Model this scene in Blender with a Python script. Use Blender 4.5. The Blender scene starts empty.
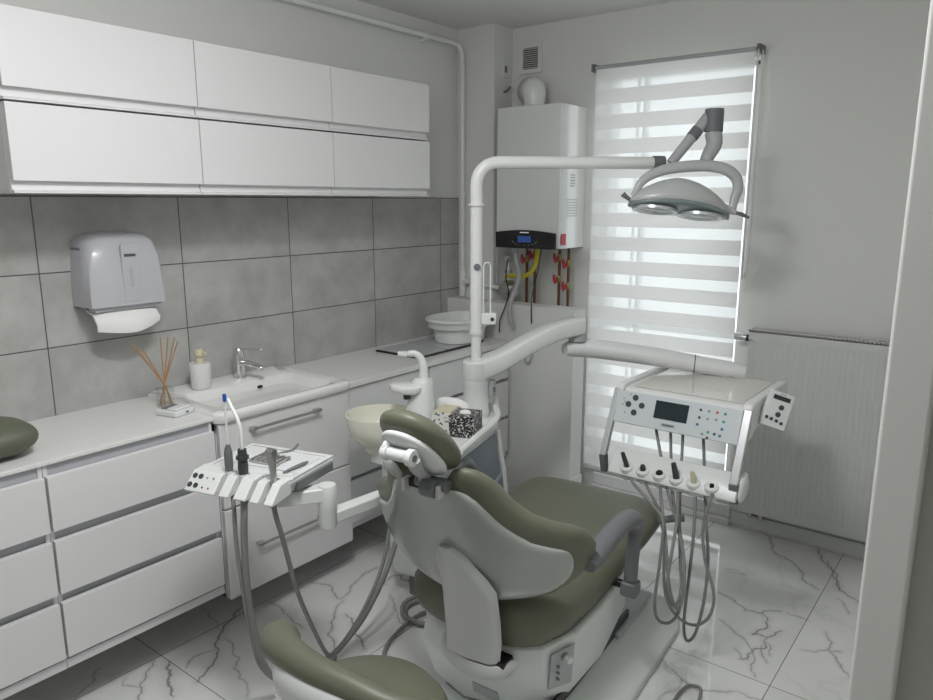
import bpy, math, random
from mathutils import Vector, Matrix
random.seed(4)
SC = bpy.context.scene
COL = SC.collection
V = Vector
PI = math.pi

# ------------------------------------------------------------------ materials
def nt_new(name):
    m = bpy.data.materials.new(name); m.use_nodes = True
    nt = m.node_tree
    return m, nt, nt.nodes['Principled BSDF']
def mat(name, col, rough=.5, metal=0.0, bump=0.0, bscale=200, coat=0.0, spec=.5, trans=0.0, var=0.0, vscale=3, ior=1.45):
    m, nt, b = nt_new(name)
    b.inputs['Base Color'].default_value = (*col, 1)
    b.inputs['Roughness'].default_value = rough
    b.inputs['Metallic'].default_value = metal
    b.inputs['Specular IOR Level'].default_value = spec
    b.inputs['Coat Weight'].default_value = coat
    b.inputs['Transmission Weight'].default_value = trans
    b.inputs['IOR'].default_value = ior
    tc = nt.nodes.new('ShaderNodeTexCoord')
    if bump:
        n = nt.nodes.new('ShaderNodeTexNoise'); n.inputs['Scale'].default_value = bscale; n.inputs['Detail'].default_value = 3
        bp = nt.nodes.new('ShaderNodeBump'); bp.inputs['Strength'].default_value = bump; bp.inputs['Distance'].default_value = .002
        nt.links.new(tc.outputs['Object'], n.inputs['Vector'])
        nt.links.new(n.outputs['Fac'], bp.inputs['Height']); nt.links.new(bp.outputs['Normal'], b.inputs['Normal'])
    if var:
        n = nt.nodes.new('ShaderNodeTexNoise'); n.inputs['Scale'].default_value = vscale; n.inputs['Detail'].default_value = 4
        r = nt.nodes.new('ShaderNodeValToRGB')
        r.color_ramp.elements[0].position = .3; r.color_ramp.elements[1].position = .7
        r.color_ramp.elements[0].color = (*[c*(1-var) for c in col], 1)
        r.color_ramp.elements[1].color = (*[min(1, c*(1+var)) for c in col], 1)
        nt.links.new(tc.outputs['Object'], n.inputs['Vector'])
        nt.links.new(n.outputs['Fac'], r.inputs['Fac']); nt.links.new(r.outputs['Color'], b.inputs['Base Color'])
    return m

M = {}
def clear(name):
    m = bpy.data.materials.new(name); m.use_nodes = True; nt = m.node_tree; nt.nodes.clear()
    o = nt.nodes.new('ShaderNodeOutputMaterial'); t = nt.nodes.new('ShaderNodeBsdfTransparent'); t.inputs[0].default_value = (.97,.98,.975,1)
    g = nt.nodes.new('ShaderNodeBsdfGlossy'); g.inputs['Roughness'].default_value = .03
    mx = nt.nodes.new('ShaderNodeMixShader'); mx.inputs[0].default_value = .07
    nt.links.new(t.outputs[0], mx.inputs[1]); nt.links.new(g.outputs[0], mx.inputs[2]); nt.links.new(mx.outputs[0], o.inputs[0])
    return m
M['paint'] = mat('wall paint', (.77, .775, .745), .8, bump=.15, bscale=90)
M['ceiling'] = mat('ceiling paint', (.78, .78, .76), .9, bump=.1, bscale=80)
M['paint2'] = mat('column paint', (.77, .775, .75), .8, bump=.15, bscale=90)
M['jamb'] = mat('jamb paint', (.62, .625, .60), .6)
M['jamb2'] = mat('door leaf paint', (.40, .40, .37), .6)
M['cab'] = mat('satin white lacquer', (.76, .76, .76), .35)
M['cabin'] = mat('grey cabinet recess', (.50, .50, .54), .5)
M['carc'] = mat('white melamine carcass', (.72, .72, .73), .5)
M['counter'] = mat('pale worktop laminate', (.78, .78, .76), .28, var=.02, vscale=30)
M['ceramic'] = mat('white ceramic', (.84, .84, .82), .12, coat=.5)
M['ivory'] = mat('ivory ceramic', (.80, .79, .68), .18, coat=.4)
M['chrome'] = mat('chrome', (.75, .75, .76), .14, metal=1)
M['steel'] = mat('brushed steel', (.52, .52, .51), .35, metal=1)
M['silver'] = mat('silver plastic trim', (.62, .63, .64), .3, metal=.5)
M['white'] = mat('white gloss plastic', (.80, .81, .80), .25, coat=.2)
M['whitem'] = mat('white matt plastic', (.76, .77, .77), .45)
M['unit'] = mat('pale enamel', (.74, .77, .75), .28, coat=.2)
M['shell'] = mat('pale grey shell plastic', (.38, .395, .38), .18, coat=.5, var=.03, vscale=6)
M['bracket'] = mat('light bracket plastic', (.58, .59, .58), .35)
M['green'] = mat('olive green leatherette', (.142, .150, .104), .42, bump=.12, bscale=500, var=.05, vscale=5)
M['green2'] = mat('dark olive cushion', (.12, .13, .09), .5, bump=.12, bscale=500)
M['blue'] = mat('slate blue grey panel', (.21, .24, .29), .4)
M['bluel'] = mat('pale slate stripe', (.34, .37, .42), .4)
M['grey'] = mat('mid grey plastic', (.165, .17, .18), .45)
M['greyl'] = mat('light grey plastic', (.45, .46, .47), .4)
M['hose'] = mat('grey silicone hose', (.23, .235, .225), .45)
M['dark'] = mat('dark grey plastic', (.055, .057, .06), .4)
M['black'] = mat('black plastic', (.012, .012, .014), .35)
M['blackg'] = mat('black gloss panel', (.008, .008, .010), .1, coat=.5)
M['screen'] = mat('dark display glass', (.022, .035, .042), .12, coat=.5)
M['tape'] = mat('blue tip', (.02, .09, .42), .4)
M['yellow'] = mat('yellow corrugated hose', (.62, .55, .06), .5)
M['copper'] = mat('dull copper pipe', (.16, .08, .05), .4, metal=.6)
M['brass'] = mat('dull brass', (.30, .24, .10), .4, metal=.7)
M['red'] = mat('red valve handle', (.45, .03, .06), .45)
M['redl'] = mat('red label', (.55, .07, .09), .5)
M['reed'] = mat('tan reed stick', (.42, .24, .12), .7)
M['cream'] = mat('cream pump plastic', (.68, .63, .45), .4)
M['soap'] = mat('textured white bottle', (.78, .78, .76), .5, bump=.6, bscale=150)
M['paper'] = mat('white paper towel', (.86, .86, .84), .9)
M['towelbox'] = mat('dispenser plastic', (.52, .52, .55), .25, coat=.3)
M['towelback'] = mat('dispenser dark back', (.25, .25, .27), .35)
M['slot'] = mat('brown slot', (.11, .07, .05), .8)
M['glass'] = clear('clear glass')
M['matte_tray'] = mat('grey lid laminate', (.50, .51, .52), .3)
M['lampw'] = mat('lamp plastic toned for backlight', (.52, .53, .53), .3, coat=.2)  # white plastic with the backlit shade darkened into its colour
M['boilerw'] = mat('glossy white boiler enamel', (.76, .77, .76), .16, coat=.6)
M['lampgrey'] = mat('teal grey bezel', (.22, .27, .28), .25, coat=.3)
M['rad'] = mat('radiator enamel', (.66, .67, .65), .4)
M['ink'] = mat('dark print', (.08, .08, .09), .6)
M['inkg'] = mat('grey print', (.30, .31, .32), .6)
M['icb'] = mat('blue icon print', (.05, .16, .35), .5)
M['icg'] = mat('green icon print', (.05, .30, .22), .5)
M['icr'] = mat('red icon print', (.50, .10, .09), .5)
M['trayglaze'] = mat('pearl top panel', (.72, .70, .65), .15, coat=.6)
M['outdoor'] = mat('pale outdoor wall', (.85, .85, .83), .8)
M['panelface'] = mat('pale blue grey keypad', (.62, .66, .68), .3)

def emis(name, col, s):
    m, nt, b = nt_new(name)
    b.inputs['Base Color'].default_value = (*col, 1); b.inputs['Roughness'].default_value = .3
    b.inputs['Emission Color'].default_value = (*col, 1); b.inputs['Emission Strength'].default_value = s
    return m
M['lcd'] = emis('lit blue display', (.04, .10, .34), .18)
M['letter_glow'] = emis('white lettering with added glow', (.8, .85, .9), .6)  # boiler brand lettering, glow added in the material

def fabric(name, col, tr, fac_t):
    m = bpy.data.materials.new(name); m.use_nodes = True; nt = m.node_tree; nt.nodes.clear()
    o = nt.nodes.new('ShaderNodeOutputMaterial')
    d = nt.nodes.new('ShaderNodeBsdfDiffuse'); d.inputs['Color'].default_value = (*col, 1)
    t = nt.nodes.new('ShaderNodeBsdfTranslucent'); t.inputs['Color'].default_value = (*col, 1)
    mx = nt.nodes.new('ShaderNodeMixShader'); mx.inputs[0].default_value = tr
    nt.links.new(d.outputs[0], mx.inputs[1]); nt.links.new(t.outputs[0], mx.inputs[2])
    tp = nt.nodes.new('ShaderNodeBsdfTransparent')
    m2 = nt.nodes.new('ShaderNodeMixShader'); m2.inputs[0].default_value = fac_t
    nt.links.new(mx.outputs[0], m2.inputs[1]); nt.links.new(tp.outputs[0], m2.inputs[2])
    nt.links.new(m2.outputs[0], o.inputs[0])
    return m
M['blind_o'] = fabric('opaque blind band', (.80, .79, .78), .46, 0.0)
M['blind_s'] = fabric('sheer blind band', (.84, .85, .85), .55, .22)

# tiled wall: grout grid + cement clouds (object space = room space)
def tile_mat():
    m, nt, b = nt_new('grey cement wall tile')
    L = nt.links.new; N = nt.nodes.new
    tc = N('ShaderNodeTexCoord'); sp = N('ShaderNodeSeparateXYZ'); L(tc.outputs['Object'], sp.inputs[0])
    def grid(sock, off, per, w):
        a = N('ShaderNodeMath'); a.operation = 'SUBTRACT'; L(sock, a.inputs[0]); a.inputs[1].default_value = off
        d = N('ShaderNodeMath'); d.operation = 'DIVIDE'; L(a.outputs[0], d.inputs[0]); d.inputs[1].default_value = per
        r = N('ShaderNodeMath'); r.operation = 'ROUND'; L(d.outputs[0], r.inputs[0])
        s = N('ShaderNodeMath'); s.operation = 'SUBTRACT'; L(d.outputs[0], s.inputs[0]); L(r.outputs[0], s.inputs[1])
        ab = N('ShaderNodeMath'); ab.operation = 'ABSOLUTE'; L(s.outputs[0], ab.inputs[0])
        lt = N('ShaderNodeMath'); lt.operation = 'LESS_THAN'; L(ab.outputs[0], lt.inputs[0]); lt.inputs[1].default_value = w/per
        fl = N('ShaderNodeMath'); fl.operation = 'FLOOR'; L(d.outputs[0], fl.inputs[0])
        return lt.outputs[0], fl.outputs[0]
    g1, f1 = grid(sp.outputs['Y'], 1.0787, .54, .0022)
    g2, f2 = grid(sp.outputs['Z'], 1.3728, .262, .0022)
    mx = N('ShaderNodeMath'); mx.operation = 'MAXIMUM'; L(g1, mx.inputs[0]); L(g2, mx.inputs[1])
    cb = N('ShaderNodeCombineXYZ'); L(f1, cb.inputs[0]); L(f2, cb.inputs[1])
    wn = N('ShaderNodeTexWhiteNoise'); wn.noise_dimensions = '2D'; L(cb.outputs[0], wn.inputs['Vector'])
    sc = N('ShaderNodeVectorMath'); sc.operation = 'SCALE'; L(wn.outputs['Color'], sc.inputs[0]); sc.inputs['Scale'].default_value = 9
    ad = N('ShaderNodeVectorMath'); L(tc.outputs['Object'], ad.inputs[0]); L(sc.outputs[0], ad.inputs[1])
    n1 = N('ShaderNodeTexNoise'); n1.inputs['Scale'].default_value = 5; n1.inputs['Detail'].default_value = 7; n1.inputs['Roughness'].default_value = .62
    L(ad.outputs[0], n1.inputs['Vector'])
    cr = N('ShaderNodeValToRGB'); e = cr.color_ramp.elements
    e[0].position = .33; e[0].color = (.37, .37, .352, 1); e[1].position = .68; e[1].color = (.52, .52, .50, 1)
    L(n1.outputs['Fac'], cr.inputs['Fac'])
    mc = N('ShaderNodeMix'); mc.data_type = 'RGBA'; L(mx.outputs[0], mc.inputs[0]); L(cr.outputs['Color'], mc.inputs[6])
    mc.inputs[7].default_value = (.10, .10, .095, 1)
    L(mc.outputs[2], b.inputs['Base Color']); b.inputs['Roughness'].default_value = .5
    iv = N('ShaderNodeMath'); iv.operation = 'SUBTRACT'; iv.inputs[0].default_value = 1; L(mx.outputs[0], iv.inputs[1])
    bp = N('ShaderNodeBump'); bp.inputs['Strength'].default_value = .5; bp.inputs['Distance'].default_value = .002
    L(iv.outputs[0], bp.inputs['Height']); L(bp.outputs['Normal'], b.inputs['Normal'])
    return m
M['tile'] = tile_mat()

VEINS = [
    (2.2, [(0.311, 1.6), (0.372, 1.498), (0.403, 1.428), (0.43, 1.39), (0.508, 1.337), (0.552, 1.29), (0.593, 1.221), (0.608, 1.184)]),
    (1.2, [(0.508, 1.337), (0.474, 1.283), (0.481, 1.235), (0.508, 1.205)]),
    (0.9, [(0.44, 1.383), (0.51, 1.394), (0.603, 1.356), (0.706, 1.284), (0.806, 1.244)]),
    (1.4, [(0.379, 1.157), (0.417, 1.109), (0.449, 1.085), (0.471, 1.054), (0.519, 1.021), (0.545, 1.008)]),
    (3.0, [(0.42, 1.188), (0.453, 1.162), (0.5, 1.148), (0.531, 1.123), (0.613, 1.094)]),
    (1.0, [(0.396, 1.043), (0.428, 1.02), (0.475, 1.045)]),
    (0.9, [(0.268, 1.019), (0.327, 0.966), (0.363, 0.89)]),
    (0.7, [(0.196, 1.46), (0.299, 1.441), (0.388, 1.417)]),
    (1.5, [(0.614, 1.852), (0.65, 1.778), (0.694, 1.716), (0.725, 1.693), (0.755, 1.645), (0.797, 1.634), (0.838, 1.598)]),
    (2.4, [(0.698, 1.786), (0.782, 1.747), (0.854, 1.712), (0.928, 1.668)]),
    (1.2, [(0.385, 1.654), (0.466, 1.656), (0.54, 1.635), (0.593, 1.618), (0.642, 1.62)]),
    (1.0, [(0.873, 1.893), (0.912, 1.876), (0.954, 1.88)]),
    (1.4, [(0.54, 2.13), (0.525, 2.06), (0.554, 1.979), (0.578, 1.926), (0.6, 1.857)]),
    (1.4, [(0.407, 1.866), (0.459, 1.888), (0.547, 1.867), (0.602, 1.851)]),
    (1.6, [(0.665, 2.045), (0.638, 2.116), (0.669, 2.149), (0.697, 2.124), (0.723, 2.145), (0.74, 2.121)]),
    (1.4, [(0.747, 2.163), (0.797, 2.129), (0.805, 2.109)]),
    (1.0, [(0.736, 2.003), (0.803, 1.962), (0.913, 1.875), (0.961, 1.882)]),
    (1.0, [(0.53, 2.033), (0.53, 2.139)]),
    (1.7, [(1.795, 2.885), (1.871, 2.853), (1.953, 2.793), (2.013, 2.809), (2.069, 2.876)]),
    (1.2, [(2.093, 2.878), (2.172, 2.87)]),
    (2.0, [(2.014, 2.817), (2.054, 2.701), (2.029, 2.639), (2.081, 2.657), (2.112, 2.734)]),
    (1.8, [(2.081, 2.657), (2.096, 2.587), (2.061, 2.52), (2.061, 2.472), (2.036, 2.453)]),
    (1.3, [(2.005, 2.506), (2.043, 2.458)]),
    (1.2, [(1.893, 2.665), (1.983, 2.603), (2.032, 2.568), (2.067, 2.515), (2.114, 2.385)]),
    (1.4, [(2.087, 2.62), (2.117, 2.544)]),
    (1.6, [(2.08, 2.595), (2.123, 2.492)]),
    (1.7, [(2.119, 3.452), (2.177, 3.304), (2.22, 3.188)]),
    (1.2, [(2.202, 2.649), (2.276, 2.707), (2.317, 2.719)]),
    (1.4, [(2.246, 2.828), (2.281, 2.771), (2.278, 2.719), (2.335, 2.628)]),
    (1.0, [(1.787, 3.089), (1.861, 3.088)]),
    (1.6, [(1.816, 2.282), (1.875, 2.244), (1.937, 2.204), (2.014, 2.213), (2.082, 2.266)]),
    (1.2, [(2.089, 2.272), (2.164, 2.274), (2.229, 2.276)]),
    (2.0, [(2.054, 3.563), (2.093, 3.451), (2.158, 3.369), (2.204, 3.231), (2.308, 3.131)]),
    (1.5, [(1.785, 3.569), (1.865, 3.476), (1.938, 3.359), (2.005, 3.329), (2.069, 3.224), (2.151, 3.144)]),
    (1.0, [(1.782, 3.077), (1.862, 3.076)]),
    (1.3, [(1.852, 2.866), (1.913, 2.825)]),
    (1.2, [(2.29, 2.702), (2.324, 2.729)]),
    (1.3, [(2.298, 2.694), (2.339, 2.622), (2.375, 2.581)]),
    (1.0, [(2.226, 3.121), (2.272, 3.06), (2.287, 3.017)]),
]
HOSES = [
    [(1.599, 2.41, 0.607), (1.653, 2.346, 0.609), (1.756, 2.302, 0.559), (1.802, 2.266, 0.532), (1.81, 2.239, 0.404), (1.807, 2.22, 0.267), (1.822, 2.211, 0.201), (1.862, 2.211, 0.197), (1.885, 2.238, 0.23), (1.883, 2.277, 0.299), (1.863, 2.324, 0.385), (1.811, 2.381, 0.501), (1.758, 2.446, 0.58), (1.698, 2.53, 0.737)],
    [(1.667, 2.4, 0.611), (1.698, 2.387, 0.576), (1.742, 2.374, 0.515), (1.771, 2.363, 0.418), (1.784, 2.353, 0.269), (1.807, 2.346, 0.189), (1.856, 2.342, 0.146), (1.912, 2.34, 0.144), (1.955, 2.342, 0.187), (1.97, 2.346, 0.26), (1.952, 2.353, 0.326), (1.923, 2.363, 0.389), (1.905, 2.374, 0.492), (1.913, 2.387, 0.572), (1.922, 2.4, 0.622)],
    [(1.725, 2.41, 0.61), (1.764, 2.332, 0.581), (1.805, 2.279, 0.499), (1.834, 2.241, 0.41), (1.859, 2.218, 0.317), (1.891, 2.21, 0.261), (1.901, 2.231, 0.307), (1.878, 2.281, 0.408), (1.817, 2.346, 0.515), (1.746, 2.425, 0.591), (1.634, 2.53, 0.748)],
    [(1.79, 2.41, 0.6), (1.828, 2.325, 0.526), (1.841, 2.27, 0.457), (1.846, 2.232, 0.381), (1.855, 2.212, 0.318), (1.878, 2.214, 0.266), (1.881, 2.263, 0.304), (1.844, 2.33, 0.415), (1.801, 2.416, 0.562), (1.748, 2.53, 0.755)],
    [(1.856, 2.41, 0.605), (1.871, 2.381, 0.48), (1.873, 2.361, 0.335), (1.87, 2.346, 0.184), (1.876, 2.336, 0.104), (1.894, 2.331, 0.079), (1.92, 2.331, 0.125), (1.931, 2.359, 0.24), (1.924, 2.393, 0.376), (1.894, 2.433, 0.505), (1.868, 2.477, 0.598), (1.823, 2.53, 0.763)],
]

def vein_image():
    """vein mask drawn by the script: hand laid crooked lines over the visible tiles"""
    import numpy as np
    x0, y0, W_, H_, px = 0.0, .8, 2.8, 2.8, .002
    w, h = int(W_/px), int(H_/px); a = np.zeros((h, w), np.float32); rg = random.Random(7)
    def seg(p, q, r, st):
        ax, ay = (p[0]-x0)/px, (p[1]-y0)/px; bx, by = (q[0]-x0)/px, (q[1]-y0)/px; R_ = r/px
        i0, i1 = int(max(0, min(ax,bx)-R_-2)), int(min(w, max(ax,bx)+R_+3)); j0, j1 = int(max(0, min(ay,by)-R_-2)), int(min(h, max(ay,by)+R_+3))
        if i1 <= i0 or j1 <= j0: return
        X, Y = np.meshgrid(np.arange(i0, i1), np.arange(j0, j1)); dx, dy = bx-ax, by-ay; L2 = dx*dx+dy*dy+1e-6
        t = np.clip(((X-ax)*dx+(Y-ay)*dy)/L2, 0, 1); d = np.hypot(X-ax-t*dx, Y-ay-t*dy)
        a[j0:j1, i0:i1] = np.maximum(a[j0:j1, i0:i1], st*np.clip(1.25-d/R_, 0, 1))
    for wt, pts in VEINS:
        P = [V((p[0], p[1], 0)) for p in pts]
        for _ in range(3):
            Q = [P[0]]
            for p, q in zip(P, P[1:]):
                d = q-p; Q += [p+d*.5+V((-d.y, d.x, 0))*rg.uniform(-.16, .16), q]
            P = Q
        n = len(P)
        for i, (p, q) in enumerate(zip(P, P[1:])):
            e = min(1, (min(i, n-i)+3)/9)
            k = rg.uniform(.6, 1.25)
            seg(p, q, .0021*wt*e*k+.0008, .85*min(1, .55+.25*wt)); seg(p, q, .010*wt*k, .16)
    im = bpy.data.images.new('vein_mask', w, h, float_buffer=False); im.colorspace_settings.name = 'Non-Color'
    b = np.ones((h, w, 4), np.float32); b[..., 0] = b[..., 1] = b[..., 2] = a; im.pixels.foreach_set(b.ravel()); im.update(); im.pack()
    return im, (x0, y0, W_, H_)
def marble_mat():
    m, nt, b = nt_new('polished white veined floor tile')
    L = nt.links.new; N = nt.nodes.new
    tc = N('ShaderNodeTexCoord'); sp = N('ShaderNodeSeparateXYZ'); L(tc.outputs['Object'], sp.inputs[0])
    def mth(op, a, b_=None):
        n = N('ShaderNodeMath'); n.operation = op
        for i, s in enumerate((a, b_)):
            if s is None: continue
            if isinstance(s, (int, float)): n.inputs[i].default_value = s
            else: L(s, n.inputs[i])
        return n.outputs[0]
    def grid(sock, off, per, w):
        d = mth('DIVIDE', mth('SUBTRACT', sock, off), per)
        r = mth('ABSOLUTE', mth('SUBTRACT', d, mth('ROUND', d)))
        return mth('LESS_THAN', r, w/per), mth('FLOOR', d)
    g1, f1 = grid(sp.outputs['X'], .37, .60, .0016)
    g2, f2 = grid(sp.outputs['Y'], .01, 1.18, .0016)
    gm = mth('MAXIMUM', g1, g2)
    cb = N('ShaderNodeCombineXYZ'); L(f1, cb.inputs[0]); L(f2, cb.inputs[1])
    wn = N('ShaderNodeTexWhiteNoise'); wn.noise_dimensions = '2D'; L(cb.outputs[0], wn.inputs['Vector'])
    sc = N('ShaderNodeVectorMath'); sc.operation = 'SCALE'; L(wn.outputs['Color'], sc.inputs[0]); sc.inputs['Scale'].default_value = 7
    ad = N('ShaderNodeVectorMath'); L(tc.outputs['Object'], ad.inputs[0]); L(sc.outputs[0], ad.inputs[1])
    # warp
    wz = N('ShaderNodeTexNoise'); wz.inputs['Scale'].default_value = 3.2; wz.inputs['Detail'].default_value = 6; wz.inputs['Roughness'].default_value = .6
    L(ad.outputs[0], wz.inputs['Vector'])
    ws = N('ShaderNodeVectorMath'); ws.operation = 'SCALE'; L(wz.outputs['Color'], ws.inputs[0]); ws.inputs['Scale'].default_value = .55
    wa = N('ShaderNodeVectorMath'); L(ad.outputs[0], wa.inputs[0]); L(ws.outputs[0], wa.inputs[1])
    def veins(scale, width, mscale, lo, hi):
        v = N('ShaderNodeTexVoronoi'); v.feature = 'DISTANCE_TO_EDGE'; v.inputs['Scale'].default_value = scale
        L(wa.outputs[0], v.inputs['Vector'])
        mr = N('ShaderNodeMapRange'); mr.inputs[1].default_value = 0; mr.inputs[2].default_value = width
        mr.inputs[3].default_value = 1; mr.inputs[4].default_value = 0; L(v.outputs['Distance'], mr.inputs[0])
        mk = N('ShaderNodeTexNoise'); mk.inputs['Scale'].default_value = mscale; mk.inputs['Detail'].default_value = 2
        L(ad.outputs[0], mk.inputs['Vector'])
        m2 = N('ShaderNodeMapRange'); m2.inputs[1].default_value = lo; m2.inputs[2].default_value = hi; L(mk.outputs['Fac'], m2.inputs[0])
        return mth('MULTIPLY', mr.outputs[0], m2.outputs[0])
    a1 = veins(1.9, .034, 1.9, .44, .56)
    a3 = mth('MULTIPLY', veins(1.9, .14, 1.9, .50, .66), .35)
    im, (ix, iy, iw, ih) = vein_image()
    mp = N('ShaderNodeMapping'); mp.vector_type = 'POINT'; mp.inputs['Location'].default_value = (-ix/iw, -iy/ih, 0); mp.inputs['Scale'].default_value = (1/iw, 1/ih, 1)
    L(tc.outputs['Object'], mp.inputs['Vector']); ti = N('ShaderNodeTexImage'); ti.image = im; ti.extension = 'CLIP'; L(mp.outputs[0], ti.inputs['Vector'])
    vv = mth('MINIMUM', mth('ADD', mth('MULTIPLY', mth('ADD', a1, a3), .10), mth('MULTIPLY', ti.outputs['Color'], 1.0)), .9)
    cl = N('ShaderNodeTexNoise'); cl.inputs['Scale'].default_value = 2.4; cl.inputs['Detail'].default_value = 5; L(ad.outputs[0], cl.inputs['Vector'])
    cr = N('ShaderNodeValToRGB'); e = cr.color_ramp.elements
    e[0].position = .3; e[0].color = (.74, .74, .72, 1); e[1].position = .7; e[1].color = (.83, .83, .81, 1); L(cl.outputs['Fac'], cr.inputs['Fac'])
    m1 = N('ShaderNodeMix'); m1.data_type = 'RGBA'; L(vv, m1.inputs[0]); L(cr.outputs['Color'], m1.inputs[6]); m1.inputs[7].default_value = (.20, .195, .18, 1)
    m3 = N('ShaderNodeMix'); m3.data_type = 'RGBA'; L(gm, m3.inputs[0]); L(m1.outputs[2], m3.inputs[6]); m3.inputs[7].default_value = (.20, .20, .19, 1)
    L(m3.outputs[2], b.inputs['Base Color'])
    b.inputs['Roughness'].default_value = .05; b.inputs['Coat Weight'].default_value = .6; b.inputs['Coat Roughness'].default_value = .04; b.inputs['Specular IOR Level'].default_value = .55
    return m
M['floor'] = marble_mat()

def speck_mat(name, base, spot, scale, thr):
    m, nt, b = nt_new(name); L = nt.links.new; N = nt.nodes.new
    tc = N('ShaderNodeTexCoord'); v = N('ShaderNodeTexNoise'); v.inputs['Scale'].default_value = scale; v.inputs['Detail'].default_value = 2
    L(tc.outputs['Object'], v.inputs['Vector'])
    cr = N('ShaderNodeValToRGB'); cr.color_ramp.interpolation = 'CONSTANT'
    cr.color_ramp.elements[0].color = (*base, 1); cr.color_ramp.elements[1].position = thr; cr.color_ramp.elements[1].color = (*spot, 1)
    L(v.outputs['Fac'], cr.inputs['Fac']); L(cr.outputs['Color'], b.inputs['Base Color']); b.inputs['Roughness'].default_value = .5
    return m
M['speck_d'] = speck_mat('black box with white scrolls', (.012, .012, .014), (.62, .62, .60), 150, .56)
M['speck_l'] = speck_mat('white box with dark flecks', (.68, .67, .63), (.06, .06, .06), 90, .60)

# ------------------------------------------------------------------ mesh tools
def crom(pts, n=6):
    P = [V(p) for p in pts]
    if len(P) < 3: return P
    out = []
    for i in range(len(P)-1):
        p0 = P[i-1] if i else P[0]*2-P[1]; p1 = P[i]; p2 = P[i+1]; p3 = P[i+2] if i+2 < len(P) else P[-1]*2-P[-2]
        for k in range(n):
            t = k/n
            out.append(.5*((2*p1)+(p2-p0)*t+(2*p0-5*p1+4*p2-p3)*t*t+(3*p1-p0-3*p2+p3)*t**3))
    out.append(P[-1]); return out

class MB:
    def __init__(s): s.v = []; s.f = []
    def add(s, vs, fs):
        o = len(s.v); s.v += [V(p) for p in vs]; s.f += [tuple(i+o for i in f) for f in fs]; return s
    def box(s, lo, hi, T=None):
        x0, y0, z0 = lo; x1, y1, z1 = hi
        vs = [V(p) for p in ((x0,y0,z0),(x1,y0,z0),(x1,y1,z0),(x0,y1,z0),(x0,y0,z1),(x1,y0,z1),(x1,y1,z1),(x0,y1,z1))]
        if T: vs = [T(p) for p in vs]
        return s.add(vs, [(3,2,1,0),(4,5,6,7),(0,1,5,4),(1,2,6,5),(2,3,7,6),(3,0,4,7)])
    def loft(s, rings, cap=True, closed=False):
        n = len(rings[0]); vs = [p for r in rings for p in r]; fs = []
        m = len(rings)
        for i in range(m if closed else m-1):
            a = i*n; b = ((i+1) % m)*n
            for j in range(n):
                k = (j+1) % n; fs.append((a+j, a+k, b+k, b+j))
        if cap and not closed:
            fs.append(tuple(range(n-1, -1, -1))); fs.append(tuple((m-1)*n+j for j in range(n)))
        return s.add(vs, fs)
    def tube(s, pts, r, n=10, smooth=0, flat=1.0, up=None):
        P = crom(pts, smooth) if smooth else [V(p) for p in pts]
        m = len(P)
        if isinstance(r, (int, float)): R = [r]*m
        else:
            R = []
            for i in range(m):
                t = i/(m-1)*(len(r)-1); k = min(int(t), len(r)-2); R.append(r[k]+(r[k+1]-r[k])*(t-k))
        tan = [(P[min(i+1, m-1)]-P[max(i-1, 0)]).normalized() for i in range(m)]
        u = V(up) if up else (V((0,0,1)) if abs(tan[0].z) < .9 else V((0,1,0)))
        rings = []
        for i in range(m):
            t = tan[i]; u = (u-t*u.dot(t)).normalized(); w = t.cross(u)
            rings.append([P[i]+(u*math.cos(2*PI*j/n)*flat+w*math.sin(2*PI*j/n))*R[i] for j in range(n)])
        return s.loft(rings)
    def cyl(s, a, b, r, r2=None, n=20):
        return s.tube([a, b], [r, r if r2 is None else r2], n)
    def lathe(s, prof, c=(0,0,0), n=32, ax=(0,0,1), sx=1, sy=1):
        ax = V(ax).normalized(); q = V((0,0,1)).rotation_difference(ax); c = V(c)
        rings = [[c+q @ V((r*sx*math.cos(2*PI*j/n), r*sy*math.sin(2*PI*j/n), z)) for j in range(n)] for r, z in prof]
        return s.loft(rings)
    def prism(s, poly, fn, h0, h1):
        return s.loft([[fn(a, b, h0) for a, b in poly], [fn(a, b, h1) for a, b in poly]])
    def ell(s, c, A, B, D, e=2.0, n=24, m=14, T=None):
        """super-ellipsoid, half axes A,B in plane, D thickness"""
        c, A, B, D = V(c), V(A), V(B), V(D); rings = []
        sg = lambda x, p: math.copysign(abs(x)**p, x)
        for i in range(1, m):
            ph = -PI/2+PI*i/m
            rings.append([c+(A*sg(math.cos(2*PI*j/n), 2/e)+B*sg(math.sin(2*PI*j/n), 2/e))*abs(math.cos(ph))**.7+D*math.sin(ph) for j in range(n)])
        if T: rings = [[T(p) for p in r] for r in rings]
        return s.loft(rings)
    def build(s, name, m, parent=None, bevel=0, seg=2, sharp=35, sub=0):
        me = bpy.data.meshes.new(name)
        o = bpy.data.objects.new(name, me)
        org = V((0,0,0))
        if parent is not None:
            q = parent
            while q is not None: org += q.location; q = q.parent
        me.from_pydata([tuple(p-org) for p in s.v], [], s.f)
        me.validate()
        import bmesh
        bm = bmesh.new(); bm.from_mesh(me); bmesh.ops.recalc_face_normals(bm, faces=bm.faces); bm.to_mesh(me); bm.free()
        me.polygons.foreach_set('use_smooth', [True]*len(me.polygons)); me.set_sharp_from_angle(angle=math.radians(sharp))
        me.materials.append(M[m] if isinstance(m, str) else m)
        COL.objects.link(o)
        if parent is not None: o.parent = parent
        if bevel:
            b = o.modifiers.new('bevel', 'BEVEL'); b.width = bevel; b.segments = seg; b.limit_method = 'ANGLE'; b.angle_limit = math.radians(40)
            b.harden_normals = True
        if sub:
            b = o.modifiers.new('sub', 'SUBSURF'); b.levels = sub; b.render_levels = sub
        return o
def tag(o, label, cat, group=None):
    o['label'] = label; o['category'] = cat
    if group: o['group'] = group
    return o
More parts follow.
